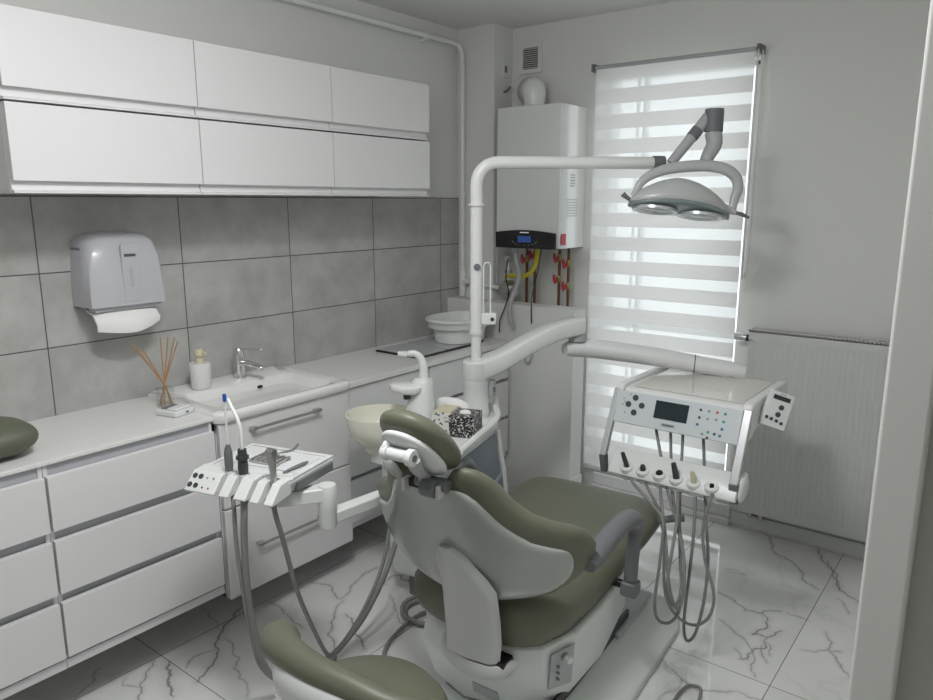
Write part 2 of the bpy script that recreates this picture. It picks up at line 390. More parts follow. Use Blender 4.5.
def thing(name, loc, label, cat, group=None):
    o = bpy.data.objects.new(name, None); o.location = loc; o.empty_display_size = .05; COL.objects.link(o)
    return tag(o, label, cat, group)
def struct(name, mb, m, parent=None, bevel=0, label=None):
    o = mb.build(name, m, parent, bevel=bevel)
    if parent is None: o['kind'] = 'structure'
    if label: o['label'] = label
    return o
def B(lo, hi): return MB().box(lo, hi)

# ------------------------------------------------------------------ the room
YW = 3.584; ZC = 2.56
struct('floor', B((-.1,-1.7,-.06), (3.7,3.95,0)), 'floor')
struct('ceiling', B((-.1,-1.7,ZC), (3.7,3.9,ZC+.06)), 'ceiling')
struct('wall_left', B((-.12,-1.7,0), (-.008,3.9,ZC)), 'paint')
tl = B((-.008,-.9,.80), (0,3.41,1.636)); struct('trim_1', tl, 'tile', label='grey cement tile splashback between worktop and wall cabinets')
WX0, WX1, WZ0, WZ1 = .792, 1.612, .12, 2.262
wb = MB(); wb.box((-.12,YW,0), (WX0,YW+.28,ZC)); wb.box((WX1,YW,0), (3.7,YW+.28,ZC)); wb.box((WX0,YW,WZ1), (WX1,YW+.28,ZC)); wb.box((WX0,YW,0), (WX1,YW+.28,WZ0))
struct('wall_back', wb, 'paint')
struct('wall_column', B((-.008,3.41,0), (.25,YW,ZC)), 'paint2', label='painted chimney column in the corner beside the boiler')
struct('wall_pipe_box', B((-.008,3.30,0), (.85,3.42,1.06)), 'paint2', label='low painted boxing below the boiler')
struct('wall_right', B((2.612,1.235,0), (3.7,YW,ZC)), 'paint')
struct('wall_far_right', B((3.6,-1.7,0), (3.7,1.235,ZC)), 'paint')
struct('wall_front', B((-.1,-1.8,0), (3.7,-1.7,ZC)), 'paint')
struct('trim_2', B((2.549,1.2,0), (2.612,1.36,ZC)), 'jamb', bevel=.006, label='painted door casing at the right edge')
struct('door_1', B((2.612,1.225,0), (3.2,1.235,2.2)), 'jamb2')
bb = MB(); bb.box((.30,3.287,0), (.862,3.30,.13)); bb.box((.85,3.287,0), (.862,3.42,.13)); struct('baseboard_left', bb, 'paint2', bevel=.003)
bb = MB(); bb.box((.862,YW-.014,0), (2.62,YW,.07)); struct('baseboard_back', bb, 'paint2', bevel=.003)
bb = MB(); bb.box((.862,YW-.05,0), (1.64,YW-.014,.035)); bb.box((.862,YW-.03,.035), (1.64,YW-.014,.10)); struct('trim_3', bb, 'cab', bevel=.004, label='white stepped threshold below the window blind')

# window behind the blind
w = bpy.data.objects.new('window_1', None); COL.objects.link(w); w.location = (1.23, YW+.12, WZ0); w['kind'] = 'structure'
fr = MB(); y0, y1 = YW+.10, YW+.16
fr.box((WX0,y0,WZ0), (WX0+.032,y1,WZ1)); fr.box((WX1-.05,y0,WZ0), (WX1,y1,WZ1)); fr.box((WX0,y0,WZ1-.02), (WX1,y1,WZ1)); fr.box((WX0,y0,WZ0), (WX1,y1,WZ0+.07))
fr.box((1.000,y0+.01,WZ0), (1.018,y1,WZ1)); fr.box((.955,y0+.03,WZ0), (.963,y1,WZ1))
fr.box((WX0,y0+.01,.93), (WX1,y1,.965))
fr.build('window_frame', 'cab', w, bevel=.004)
MB().box((WX0+.02,YW+.125,WZ0+.05), (WX1-.04,YW+.131,WZ1-.01)).build('pane', 'glass', w)

# ------------------------------------------------------------------ roller blind (day / night)
bl = thing('roller_blind', (1.21,3.52,2.29), 'striped day and night roller blind over the bright window', 'blind')
BX0, BX1, BY = .812, 1.607, 3.522
zA, per, oh = 1.4357, .1233, .0715
op = MB(); sh = MB()
def strip(mb, z0, z1):
    x0 = BX0; x1 = BX1
    mb.add([(x0,BY,z0),(x1,BY,z0),(x1,BY,z1),(x0,BY,z1)], [(0,1,2,3)])
op_top = zA+6*per+.051
strip(op, op_top, 2.284)
k = -6
z = zA+6*per; prev = op_top
while z-oh > .17:
    strip(sh, z, prev); strip(op, z-oh, z); prev = z-oh; z -= per
strip(sh, .155, prev)
op.build('opaque_bands', 'blind_o', bl); sh.build('sheer_bands', 'blind_s', bl)
MB().box((BX0,BY-.006,.135), (BX1,BY+.006,.157)).build('bottom_rail', 'whitem', bl, bevel=.003)
MB().cyl((BX0-.002,BY,2.288), (BX1+.004,BY,2.286), .010).build('roller_tube', 'greyl', bl)
for x in (BX0-.012, BX1+.016):
    MB().box((x-.009,BY-.018,2.266), (x+.009,YW,2.306)).build('bracket', 'grey', bl, bevel=.005)
cx_ = BX1+.018
MB().tube([(cx_,BY-.02,2.28),(cx_+.004,BY-.022,1.8),(cx_+.002,BY-.02,1.30),(cx_+.008,BY-.005,1.285),(cx_+.016,BY+.01,1.30),(cx_+.014,BY+.012,1.8),(cx_+.012,BY+.01,2.28)], .0032, 6, 5).build('chain', 'whitem', bl)

# ------------------------------------------------------------------ radiator
RX0, RX1, RZ0, RZ1, RY = 1.686, 2.50, .112, 1.028, 3.484
rd = thing('radiator', (2.05,3.53,.1), 'tall white ribbed panel radiator on the window wall', 'radiator')
r = MB(); poly = []
nr = 32; pw = (RX1-RX0-.03)/nr
for i in range(nr):
    xa = RX0+.015+i*pw
    poly += [(xa, RY), (xa+pw*.62, RY), (xa+pw*.72, RY+.002), (xa+pw*.90, RY+.002)]
poly += [(RX1-.015, RY), (RX1-.015, RY+.02), (RX0+.015, RY+.02)]
r.prism(poly, lambda a, b, h: V((a, b, h)), RZ0+.055, RZ1-.055)
r.box((RX0,RY,RZ1-.055), (RX1,RY+.02,RZ1-.008)); r.box((RX0,RY,RZ0+.008), (RX1,RY+.02,RZ0+.055))
r.box((RX0,RY,RZ0+.05), (RX0+.016,RY+.02,RZ1-.05)); r.box((RX1-.016,RY,RZ0+.05), (RX1,RY+.02,RZ1-.05))
for i in range(0, nr, 2):
    xa = RX0+.015+i*pw+pw*.10
    for zz in (RZ0+.050, RZ1-.052): r.box((xa,RY-.0015,zz), (xa+pw*1.0,RY+.001,zz+.005))
r.build('front_panel', 'rad', rd, sharp=20)
MB().box((RX0+.004,RY+.018,RZ0), (RX1-.004,RY+.075,RZ1-.02)).build('body', 'rad', rd, bevel=.004)
g = MB(); g.box((RX0,RY,RZ1-.012), (RX1,RY+.006,RZ1)); g.box((RX0,RY+.07,RZ1-.012), (RX1,RY+.077,RZ1)); g.box((RX0,RY+.035,RZ1-.010), (RX1,RY+.039,RZ1-.001))
x = RX0
while x < RX1-.004: g.box((x,RY,RZ1-.009), (x+.007,RY+.077,RZ1-.001)); x += .0165
g.build('top_grille', 'rad', rd)
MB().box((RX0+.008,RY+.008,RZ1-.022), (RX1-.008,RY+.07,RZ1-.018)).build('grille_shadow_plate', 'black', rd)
MB().tube([(RX0+.01,RY+.04,RZ1-.05),(RX0-.025,RY+.04,RZ1-.05)], .016, 16).build('valve', 'dark', rd)
MB().tube([(RX0-.022,RY+.04,RZ1-.05),(RX0-.055,RY+.036,RZ1-.047),(RX0-.075,RY+.035,RZ1-.045)], [.022,.021,.016], 16).build('thermostat_knob', 'silver', rd)
for dx in (.06, .11):
    MB().tube([(RX0+dx,RY+.045,RZ0+.01),(RX0+dx,RY+.045,RZ0-.03),(RX0+dx,YW,RZ0-.035)], .010, 10).build('pipe_connector', 'steel', rd)

# ------------------------------------------------------------------ wall cabinets
ys = [.905, 1.524, 2.146, 2.765]; names = ['left', 'middle', 'right']
for row, (z0, z1) in enumerate(((1.905,2.160), (1.642,1.899))):
    for c in range(3):
        y0, y1 = ys[c]+.001, ys[c+1]-.001
        t = thing('wall_cabinet', (0,(y0+y1)/2,z0), '%s white lift-up wall cabinet of the %s row' % (['left', 'middle', 'right'][c], ['upper', 'lower'][row]), 'cabinet', 'white wall cabinets above the tiled splashback')
        MB().box((0,y0,z0), (.300,y1,z1)).build('body', 'carc', t, bevel=.001)
        zb = z0+.036; X = .332
        poly = [(X,z1-.001), (X,zb), (.312,zb+.006), (.308,zb-.004), (.312,z0+.010), (X-.003,z0+.004), (X-.003,z0), (.301,z0), (.301,z1-.001)]
        MB().prism(poly, lambda a, b, h: V((a, h, b)), y0+.001, y1-.001).build('door', 'cab', t, sharp=20)

# ------------------------------------------------------------------ base cabinets with handleless drawers
def base_cab(y0, y1, X, label, zs, zbot=.185, ztop=.8515, x0=0.0):
    t = thing('base_cabinet', (X/2,(y0+y1)/2,zbot), label, 'cabinet', 'white base cabinets under the worktops')
    c = MB(); c.box((x0,y0,zbot), (X-.03,y0+.018,ztop)); c.box((x0,y1-.018,zbot), (X-.03,y1,ztop)); c.box((x0,y0,zbot), (X-.03,y1,zbot+.018)); c.box((x0,y0,ztop-.02), (X-.08,y1,ztop))
    c.box((x0,y0,zbot), (x0+.01,y1,ztop))
    c.box((X-.03,y0,zbot), (X-.020,y0+.012,ztop)); c.box((X-.03,y1-.012,zbot), (X-.020,y1,ztop)); c.box((X-.03,y0,zbot), (X-.012,y1,zbot+.03))
    c.build('body', 'carc', t)
    MB().box((X-.036,y0+.012,zbot+.03), (X-.026,y1-.012,ztop-.002)).build('recess_rail', 'cabin', t)
    for a, b in zs:
        MB().box((X-.02,y0+.003,a), (X,y1-.003,b)).build('drawer_front', 'cab', t, bevel=.0015)
    return t
dz = [(.645,.818), (.440,.613), (.226,.409)]
base_cab(.20, .838, .48, 'white three-drawer base cabinet at the left edge under the green cushion', dz)
base_cab(.840, 1.405, .48, 'white three-drawer base cabinet directly left of the washbasin unit', dz)
base_cab(2.052, 2.60, .455, 'white drawer base cabinet right of the washbasin unit, behind the rinsing bowl', [(.65,.830), (.43,.63), (.215,.41)], ztop=.8355)
base_cab(2.602, 3.285, .455, 'white drawer base cabinet at the far corner under the white tub', [(.65,.830), (.43,.63), (.215,.41)], ztop=.8355)
tag(B((0,.20,.852), (.470,1.412,.866)).build('worktop', 'counter', bevel=.003), 'pale worktop left of the washbasin, carrying the reed diffuser', 'worktop')
tag(B((0,2.057,.836), (.468,3.298,.862)).build('worktop', 'counter', bevel=.003), 'pale worktop right of the washbasin, carrying the white tub', 'worktop')

# vanity + basin
vt = thing('vanity_cabinet', (.24,1.74,.15), 'white two-drawer vanity cabinet with steel bar handles under the washbasin', 'cabinet')
c = MB(); c.box((0,1.418,.155), (.46,1.436,.838)); c.box((0,2.030,.155), (.46,2.048,.838)); c.box((0,1.418,.155), (.46,2.048,.173)); c.box((0,1.418,.173), (.01,2.048,.838)); c.box((.40,1.418,.80), (.46,2.048,.838))
c.build('body', 'carc', vt, bevel=.002)
for a, b in ((.512,.836), (.152,.506)):
    d = MB().box((.461,1.421,a), (.482,2.046,b)).build('drawer_front', 'cab', vt, bevel=.004, seg=3)
    zh = .795 if a > .4 else .335
    h = MB(); h.cyl((.506,1.55,zh), (.506,1.875,zh), .0055, n=12)
    for yy in (1.56, 1.865): h.box((.482,yy-.016,zh-.005), (.511,yy+.010,zh+.005))
    h.build('handle', 'steel', d, bevel=.001)
ws = thing('washbasin', (.25,1.73,.84), 'white ceramic inset washbasin with oval overflow hole', 'washbasin')
def rrect(x0, y0, x1, y1, r, n=6):
    out = []
    for cx, cy, a0 in ((x1-r,y1-r,0), (x0+r,y1-r,PI/2), (x0+r,y0+r,PI), (x1-r,y0+r,1.5*PI)):
        for i in range(n+1):
            a = a0+PI/2*i/n; out.append((cx+r*math.cos(a), cy+r*math.sin(a)))
    return out
def ring(x0, y0, x1, y1, r, z, n=6): return [V((a, b, z)) for a, b in rrect(x0, y0, x1, y1, r, n)]
q = MB()
q.loft([ring(.03,1.45,.47,2.04,.02,.840), ring(.002,1.412,.492,2.052,.03,.840), ring(.0,1.408,.498,2.056,.035,.850), ring(.0,1.408,.500,2.056,.035,.872), ring(.004,1.413,.494,2.051,.035,.879),
        ring(.145,1.47,.462,2.0,.05,.877), ring(.155,1.48,.455,1.99,.05,.868), ring(.19,1.54,.42,1.93,.06,.80), ring(.22,1.60,.39,1.87,.06,.775)], cap=True)
q.build('bowl', 'ceramic', ws, sharp=50)
MB().lathe([(.001,0),(.013,0),(.013,.004),(.001,.004)], (.168,1.83,.845), 20, ax=(.9,0,.35), sx=.5, sy=1).build('overflow_hole', 'black', ws)
MB().lathe([(.001,0),(.022,0),(.022,.003),(.001,.004)], (.29,1.73,.776), 20).build('drain', 'chrome', ws)
# faucet
fc = thing('basin_mixer_tap', (.06,1.80,.878), 'chrome lever mixer tap at the back of the washbasin', 'tap')
fx, fy = .075, 1.80
MB().lathe([(.001,0),(.028,0),(.028,.006),(.024,.010),(.0235,.075),(.024,.095),(.001,.095)], (fx,fy,.878), 24).build('body', 'chrome', fc)
MB().tube([(fx,fy,.938),(fx+.05,fy+.012,.945),(fx+.115,fy+.025,.935),(fx+.122,fy+.027,.922)], [.019,.017,.014,.012], 14, 4, flat=.7).build('spout', 'chrome', fc)
MB().lathe([(.001,0),(.023,0),(.024,.022),(.018,.034),(.001,.036)], (fx,fy,.970), 24).build('cartridge_cap', 'chrome', fc)
MB().tube([(fx-.01,fy,1.000),(fx+.05,fy+.02,1.004),(fx+.11,fy+.035,1.008)], [.011,.009,.007], 10, 3, flat=.4, up=(0,0,1)).build('lever', 'chrome', fc)

# soap dispenser
sp_ = thing('soap_dispenser', (.10,1.545,.878), 'white textured soap bottle with cream pump beside the tap', 'soap dispenser')
sx_, sy_ = .112, 1.592
MB().lathe([(.001,0),(.034,0),(.038,.008),(.042,.10),(.040,.106),(.001,.106)], (sx_,sy_,.879), 32).build('bottle', 'soap', sp_)
MB().lathe([(.001,0),(.016,0),(.016,.014),(.009,.018),(.009,.026),(.017,.028),(.018,.044),(.014,.054),(.001,.056)], (sx_,sy_,.985), 24).build('pump', 'cream', sp_)
MB().tube([(sx_,sy_,1.026),(sx_+.032,sy_+.01,1.026)], .006, 10).build('nozzle', 'cream', sp_)

# reed diffuser
dx_, dy_, dzz = .212, 1.380, .8665
df = thing('reed_diffuser', (dx_,dy_,dzz), 'clear glass reed diffuser with tan sticks on the worktop', 'reed diffuser')
g = MB(); h = .026
g.loft([ring(dx_-h,dy_-h,dx_+h,dy_+h,.006,dzz), ring(dx_-h,dy_-h,dx_+h,dy_+h,.006,dzz+.075), ring(dx_-.012,dy_-.012,dx_+.012,dy_+.012,.006,dzz+.080), ring(dx_-.010,dy_-.010,dx_+.010,dy_+.010,.006,dzz+.080),
        ring(dx_-h+.003,dy_-h+.003,dx_+h-.003,dy_+h-.003,.005,dzz+.072), ring(dx_-h+.003,dy_-h+.003,dx_+h-.003,dy_+h-.003,.005,dzz+.006)])
g.build('glass_jar', 'glass', df)
for ex, ey, ez, bx in ((-.055,-.085,.250,.012), (-.045,-.07,.228,.015), (-.03,-.055,.222,.01), (.008,.025,.262,-.012), (.02,.045,.26,-.010), (-.01,.005,.262,-.004), (.03,.05,.245,-.014)):
    MB().tube([(dx_+bx,dy_+bx*1.2,dzz+.008), (dx_+bx*.1,dy_,dzz+.085), (dx_+ex,dy_+ey,dzz+ez)], .0026, 6, 2).build('reed', 'reed', df)
# small white device on the worktop
dv = thing('countertop_device', (.30,1.335,.862), 'small flat white box with dark sensor strip in front of the diffuser', 'device')
def rotz(c, a):
    c = V(c); ca, sa = math.cos(a), math.sin(a)
    return lambda p: V((c.x+p[0]*ca-p[1]*sa, c.y+p[0]*sa+p[1]*ca, c.z+p[2]))
T = rotz((.318,1.352,.8665), .25)
MB().box((-.05,-.045,0), (.05,.045,.022), T).build('body', 'whitem', dv, bevel=.006, seg=3)
MB().box((-.035,-.030,.022), (-.008,.030,.025), T).build('sensor_strip', 'grey', dv)
MB().box((.0,-.036,.022), (.042,.036,.030), T).build('lid', 'white', dv, bevel=.004, seg=3)
MB().box((.050,.004,.008), (.051,.016,.014), T).build('mark', 'ink', dv)

# green cushion
cu = thing('headrest_cushion', (.26,.80,.862), 'dark green cushion lying on the worktop at the left edge', 'cushion')
MB().ell((.302,.742,.921), (.118,0,0), (0,.140,.004), (0,0,.054), 3.6, 36, 16).build('pad', 'green2', cu)
MB().tube([(.405,.60,.935),(.407,.75,.937),(.400,.835,.937),(.378,.866,.938),(.30,.876,.938),(.21,.872,.938)], .0022, 6, 5).build('piping', 'green', cu)

# lid panel and tub on right worktop
cl = thing('hob_lid', (.20,2.85,.862), 'flat grey hinged lid with black edges on the far worktop', 'lid')
MB().box((.095,2.60,.8625), (.392,3.10,.871)).build('base_frame', 'black', cl, bevel=.001)
MB().box((.104,2.610,.8712), (.384,2.815,.877)).build('panel', 'matte_tray', cl, bevel=.001)
MB().box((.104,2.832,.8712), (.384,3.09,.877)).build('panel', 'matte_tray', cl, bevel=.001)
tb = thing('plastic_tub', (.30,2.93,.879), 'white oval plastic tub standing on the grey lid', 'tub')
def oval(cx, cy, a, b, z, n=40, e=2.6):
    sg = lambda x: math.copysign(abs(x)**(2/e), x)
    return [V((cx+a*sg(math.cos(2*PI*j/n)), cy+b*sg(math.sin(2*PI*j/n)), z)) for j in range(n)]
ox, oy = .285, 3.055
MB().loft([oval(ox,oy,.105,.145,.880), oval(ox,oy,.112,.155,.950), oval(ox,oy,.138,.185,.960), oval(ox,oy,.143,.190,.992), oval(ox,oy,.150,.198,.996), oval(ox,oy,.150,.198,1.010), oval(ox,oy,.136,.184,1.012), oval(ox,oy,.125,.172,.985), oval(ox,oy,.10,.14,.895)]).build('tub', 'white', tb, sharp=60)

# ------------------------------------------------------------------ paper towel dispenser
pd = thing('towel_dispenser', (.0,1.31,1.25), 'grey white paper towel dispenser on the tiled wall', 'dispenser')
def dsec(z, d, y0, y1, c):
    return [V((0,y0,z)), V((d*.55,y0,z)), V((d-c*.4,y0+c*.35,z)), V((d,y0+c,z)), V((d+.004,(y0*2+y1)/3,z)), V((d+.004,(y0+y1*2)/3,z)), V((d,y1-c,z)), V((d-c*.4,y1-c*.35,z)), V((d*.55,y1,z)), V((0,y1,z))]
MB().loft([dsec(1.250,.135,1.180,1.464,.012), dsec(1.30,.135,1.180,1.464,.014), dsec(1.42,.128,1.186,1.460,.018), dsec(1.478,.112,1.194,1.452,.03), dsec(1.500,.090,1.21,1.435,.04), dsec(1.510,.05,1.25,1.39,.04)]).build('cover', 'towelbox', pd, sharp=50)
MB().box((0,1.190,1.238), (.07,1.460,1.46)).build('back_body', 'towelback', pd, bevel=.004)
MB().box((.134,1.30,1.262), (.1405,1.365,1.47)).build('centre_rib', 'towelbox', pd, bevel=.003)
MB().box((.139,1.327,1.315), (.1425,1.340,1.385)).build('level_window', 'greyl', pd, bevel=.003)
MB().box((.139,1.310,1.424), (.1418,1.352,1.434)).build('nameplate_mark', 'ink', pd)
MB().box((.02,1.20,1.232), (.120,1.45,1.250)).build('bottom_lip', 'towelbox', pd, bevel=.004)
pt = MB(); n = 14
rings = []
for i in range(n+1):
    t = i/n; y = 1.195+.235*t
    dr = .062+.012*math.sin(t*PI*1.0)-.030*max(0, t-.55)
    xo = .10+.035*math.sin(t*PI)
    rings.append([V((.065,y,1.236)), V((xo,y+.004,1.225)), V((xo+.020,y+.008,1.225-dr*.6)), V((xo+.014,y+.010,1.225-dr)), V((xo+.011,y+.010,1.225-dr)), V((xo+.012,y+.008,1.225-dr*.6)), V((xo-.006,y+.004,1.221)), V((.065,y,1.231))])
pt.loft(rings)
tag(pt.build('paper_towel', 'paper', sharp=60), 'white folded paper towel hanging out below the dispenser', 'paper towel')

# ------------------------------------------------------------------ gas pipe
gp = thing('gas_pipe', (.04,3.38,1.06), 'white painted gas pipe under the ceiling, dropping down the corner', 'pipe')
MB().tube([(.035,-1.6,2.472),(.035,1.5,2.472),(.035,3.30,2.472),(.038,3.355,2.468),(.045,3.378,2.44),(.050,3.380,2.38),(.050,3.380,1.8),(.050,3.380,1.12)], .0145, 12).build('pipe', 'white', gp)
for P_, ax in (((.035,3.09,2.472), 'y'), ((.05,3.38,1.66), 'z')):
    a = MB()
    if ax == 'y': a.cyl(V(P_)-V((0,.008,0)), V(P_)+V((0,.008,0)), .019); a.box((-.008,P_[1]-.006,P_[2]-.026), (.035,P_[1]+.006,P_[2]-.014))
    else: a.cyl(V(P_)-V((0,0,.008)), V(P_)+V((0,0,.008)), .019); a.box((P_[0]-.006,3.38,P_[2]-.006), (P_[0]+.006,3.41,P_[2]+.006))
    a.build('clamp', 'white', gp)
a = MB(); a.lathe([(.001,0),(.012,0),(.016,.03),(.019,.05),(.019,.14),(.0145,.15),(.001,.15)], (.05,3.38,1.065), 16); a.cyl((.05,3.38,1.155), (.085,3.38,1.155), .018)
a.build('tee', 'white', gp)
MB().tube([(.06,3.38,1.155),(.31,3.385,1.135)], .0125, 12).build('branch', 'white', gp)

# ------------------------------------------------------------------ boiler
bo = thing('wall_boiler', (.537,3.57,1.37), 'white wall-hung gas boiler with black control panel', 'boiler')
X0, X1, Y0, Z0, Z1 = .345, .742, 3.305, 1.372, 2.104
MB().box((X0,Y0+.02,Z0), (X1-.006,YW,Z1)).build('body', 'boilerw', bo, bevel=.003)
MB().box((X0,Y0,Z0+.004), (X1,Y0+.02,Z1)).build('front_cover', 'boilerw', bo, bevel=.006, seg=3)
poly = [(X0+.006,Z0-.002)]+[(X0+.006+(X1-X0-.02)*i/16, Z0+.082+.014*math.sin(PI*i/16)) for i in range(17)]+[(X1-.014,Z0-.002)]
pnl = MB().prism(poly, lambda a, b, h: V((a, h, b)), Y0-.014, Y0+.002).build('control_panel', 'blackg', bo, bevel=.002)
xm = (X0+X1)/2-.004
MB().box((xm-.042,Y0-.016,Z0+.030), (xm+.042,Y0-.0145,Z0+.064)).build('display', 'lcd', pnl)
a = MB()
for i, wd in enumerate((5,4,6,4,4,5,4)): a.box((xm-.028+i*.0083,Y0-.0155,Z0+.080), (xm-.028+i*.0083+wd*.0011,Y0-.0145,Z0+.0855))
a.build('white_lettering', 'letter_glow', pnl)
a = MB()
for i in range(9): an = PI+PI*i/8; a.box((xm+.075*math.cos(an)-.003,Y0-.0155,Z0+.035+.020*math.sin(an)-.002), (xm+.075*math.cos(an)+.003,Y0-.0145,Z0+.035+.020*math.sin(an)+.002))
a.build('buttons', 'inkg', pnl)
MB().box((X1-.0005,Y0+.026,Z0+.02), (X1+.001,Y0+.075,Z0+.078)).build('red_label', 'redl', bo)
a = MB()
for i in range(5): a.box((X1-.0062,Y0+.115,1.695+i*.014), (X1-.005,Y0+.165,1.700+i*.014))
for i in range(7): a.box((X1-.0062,Y0+.085,1.540+i*.014), (X1-.005,Y0+.195,1.5435+i*.014))
a.build('side_label_print', 'inkg', bo)
MB().lathe([(.001,0),(.070,0),(.070,.010),(.062,.014),(.001,.014)], (.492,3.44,Z1), 28).build('flue_collar', 'white', bo)
MB().tube([(.492,3.44,Z1+.008),(.492,3.44,Z1+.035),(.488,3.445,Z1+.072),(.470,3.465,Z1+.098),(.445,3.492,Z1+.104),(.420,3.518,Z1+.104)], [.056,.058,.063,.066,.064,.062], 24, 4).build('flue_elbow', 'white', bo)
MB().tube([(.428,3.510,Z1+.104),(.408,3.532,Z1+.104)], [.068,.076], 26).build('elbow_ring', 'greyl', bo)
MB().tube([(.412,3.527,Z1+.104),(.362,3.583,Z1+.104)], .058, 20).build('flue_pipe', 'greyl', bo)

# vent grille
vg = thing('vent_grille', (.378,3.58,2.39), 'square beige louvred vent grille high above the boiler', 'vent')
a = MB(); x0, x1, z0, z1 = .300, .452, 2.312, 2.468; yv = YW
for lo, hi in (((x0,yv-.014,z0),(x0+.026,yv,z1)), ((x1-.026,yv-.014,z0),(x1,yv,z1)), ((x0+.026,yv-.014,z0),(x1-.026,yv,z0+.022)), ((x0+.026,yv-.014,z1-.022),(x1-.026,yv,z1))): a.box(lo, hi)
a.build('frame', 'whitem', vg)
MB().box((x0+.02,yv-.003,z0+.02), (x1-.02,yv-.001,z1-.02)).build('backing', 'slot', vg)
a = MB()
for i in range(10):
    zz = z0+.026+i*.011
    a.add([(x0+.02,yv-.012,zz),(x1-.02,yv-.012,zz),(x1-.02,yv-.004,zz+.006),(x0+.02,yv-.004,zz+.006),(x0+.02,yv-.012,zz+.0012),(x1-.02,yv-.012,zz+.0012),(x1-.02,yv-.004,zz+.0072),(x0+.02,yv-.004,zz+.0072)], [(0,1,2,3),(4,7,6,5),(0,4,5,1),(1,5,6,2),(2,6,7,3),(3,7,4,0)])
a.build('louvres', 'whitem', vg)
# wall socket and cable stub on column side
so = thing('wall_socket', (.25,3.505,2.33), 'small white socket on the column side above the boiler', 'socket')
MB().box((.25,3.478,2.292), (.258,3.532,2.372)).build('plate', 'whitem', so, bevel=.003)
MB().box((.257,3.496,2.318), (.262,3.516,2.352)).build('opening', 'grey', so, bevel=.002)
ck = MB().tube([(.25,3.50,2.215),(.27,3.505,2.222),(.285,3.515,2.245)], .005, 8, 3).build('cable_stub', 'dark'); tag(ck, 'short dark cable stub poking out of the column side below the socket', 'cable')

# plumbing below the boiler
def wallpipe(x, label, y=3.47, low=0.0, valves=(), mat_='copper', grp='copper pipes with red valves under the boiler'):
    t = thing('heating_pipe', (x,y,low), label, 'pipe', grp)
    MB().cyl((x,y,low), (x,y,1.372), .0085, n=10).build('pipe', mat_, t)
    for z, side in valves:
        v = MB().lathe([(.001,-.018),(.013,-.018),(.015,-.008),(.015,.008),(.013,.018),(.001,.018)], (x,y,z), 8).build('valve', 'brass', t)
        a = MB(); a.cyl((x,y,z), (x+side*.012,y-.022,z), .005, n=8); a.ell((x+side*.014,y-.028,z), (.009,0,.004), (-.006,0,.028), (0,.008,0), 2.2, 14, 8); a.ell((x+side*.010,y-.026,z-.012), (.014,0,0), (0,0,.010), (0,.007,0), 2, 12, 8); a.build('valve_handle', 'red', v)
    return t
wallpipe(.443, 'leftmost copper pipe with a red valve, under the boiler', valves=((1.30,-1),))
wallpipe(.497, 'second copper pipe from the left with a red valve, partly behind the yellow hose', valves=((1.325,-1),))
wallpipe(.655, 'third copper pipe from the left with two red valves', valves=((1.315,-1), (1.20,-1)))
wallpipe(.712, 'rightmost copper pipe with two red valves and brass fitting', valves=((1.285,-1), (1.165,-1)))
yh = MB().tube([(.52,3.45,1.372),(.527,3.44,1.31),(.505,3.43,1.24),(.45,3.42,1.205),(.37,3.42,1.205),(.33,3.425,1.19)], .013, 12, 6).build('gas_hose', 'yellow'); tag(yh, 'yellow flexible gas hose curving below the boiler', 'hose')
dh = MB().tube([(.408,3.40,1.372),(.425,3.385,1.30),(.455,3.37,1.22),(.462,3.33,1.15),(.455,3.285,1.06),(.470,3.27,.98),(.485,3.28,.93)], .0125, 12, 6).build('drain_hose', 'greyl'); tag(dh, 'light grey drain hose hanging over the boxing', 'hose')
c1 = MB().tube([(.36,3.40,1.30),(.375,3.36,1.20),(.415,3.33,1.12),(.425,3.285,1.05),(.40,3.27,.97),(.392,3.275,.90)], .0035, 6, 6).build('cable', 'black'); tag(c1, 'black cable wiggling down beside the gas meter', 'cable')
c2 = MB().tube([(.58,3.40,1.372),(.585,3.36,1.25),(.592,3.30,1.13),(.598,3.280,1.06),(.60,3.282,.97)], .0035, 6, 6).build('cable', 'black'); tag(c2, 'straight black cable hanging from the right half of the boiler', 'cable')
gm_ = thing('gas_valve', (.335,3.42,1.06), 'silver gas valve and filter at the end of the white pipe', 'valve')
MB().lathe([(.001,-.055),(.034,-.05),(.044,-.02),(.044,.02),(.030,.045),(.001,.05)], (.350,3.425,1.135), 20, ax=(0,1,0)).build('body', 'steel', gm_)
MB().cyl((.345,3.425,1.17), (.345,3.425,1.28), .013, n=14).build('stem', 'chrome', gm_)
MB().cyl((.345,3.425,1.215), (.345,3.425,1.235), .020, n=6).build('nut', 'steel', gm_)
MB().box((.330,3.405,1.28), (.362,3.445,1.315)).build('union', 'greyl', gm_, bevel=.006)
MB().lathe([(.001,0),(.026,0),(.022,.02),(.001,.02)], (.395,3.41,1.11), 12, ax=(.6,-.7,0)).build('cap', 'steel', gm_)
MB().cyl((.28,3.41,1.10), (.28,3.41,1.34), .006, n=8).build('thin_tube', 'greyl', gm_)
MB().cyl((.285,3.39,1.136), (.32,3.40,1.136), .019, n=8).build('coupling', 'steel', gm_)
# grey cable hook lower on boxing
hk = MB().tube([(.555,3.298,.80),(.56,3.288,.755),(.585,3.286,.75),(.60,3.298,.80)], .006, 8, 4).build('cable_clip', 'greyl'); tag(hk, 'pale hook on the boxing under the swing arm', 'hook')
hk2 = MB().tube([(.47,3.29,.775),(.50,3.275,.768),(.53,3.285,.79),(.545,3.297,.83)], .0035, 6, 4).build('cable', 'black'); tag(hk2, 'short black cable loop on the boxing under the swing arm', 'cable')

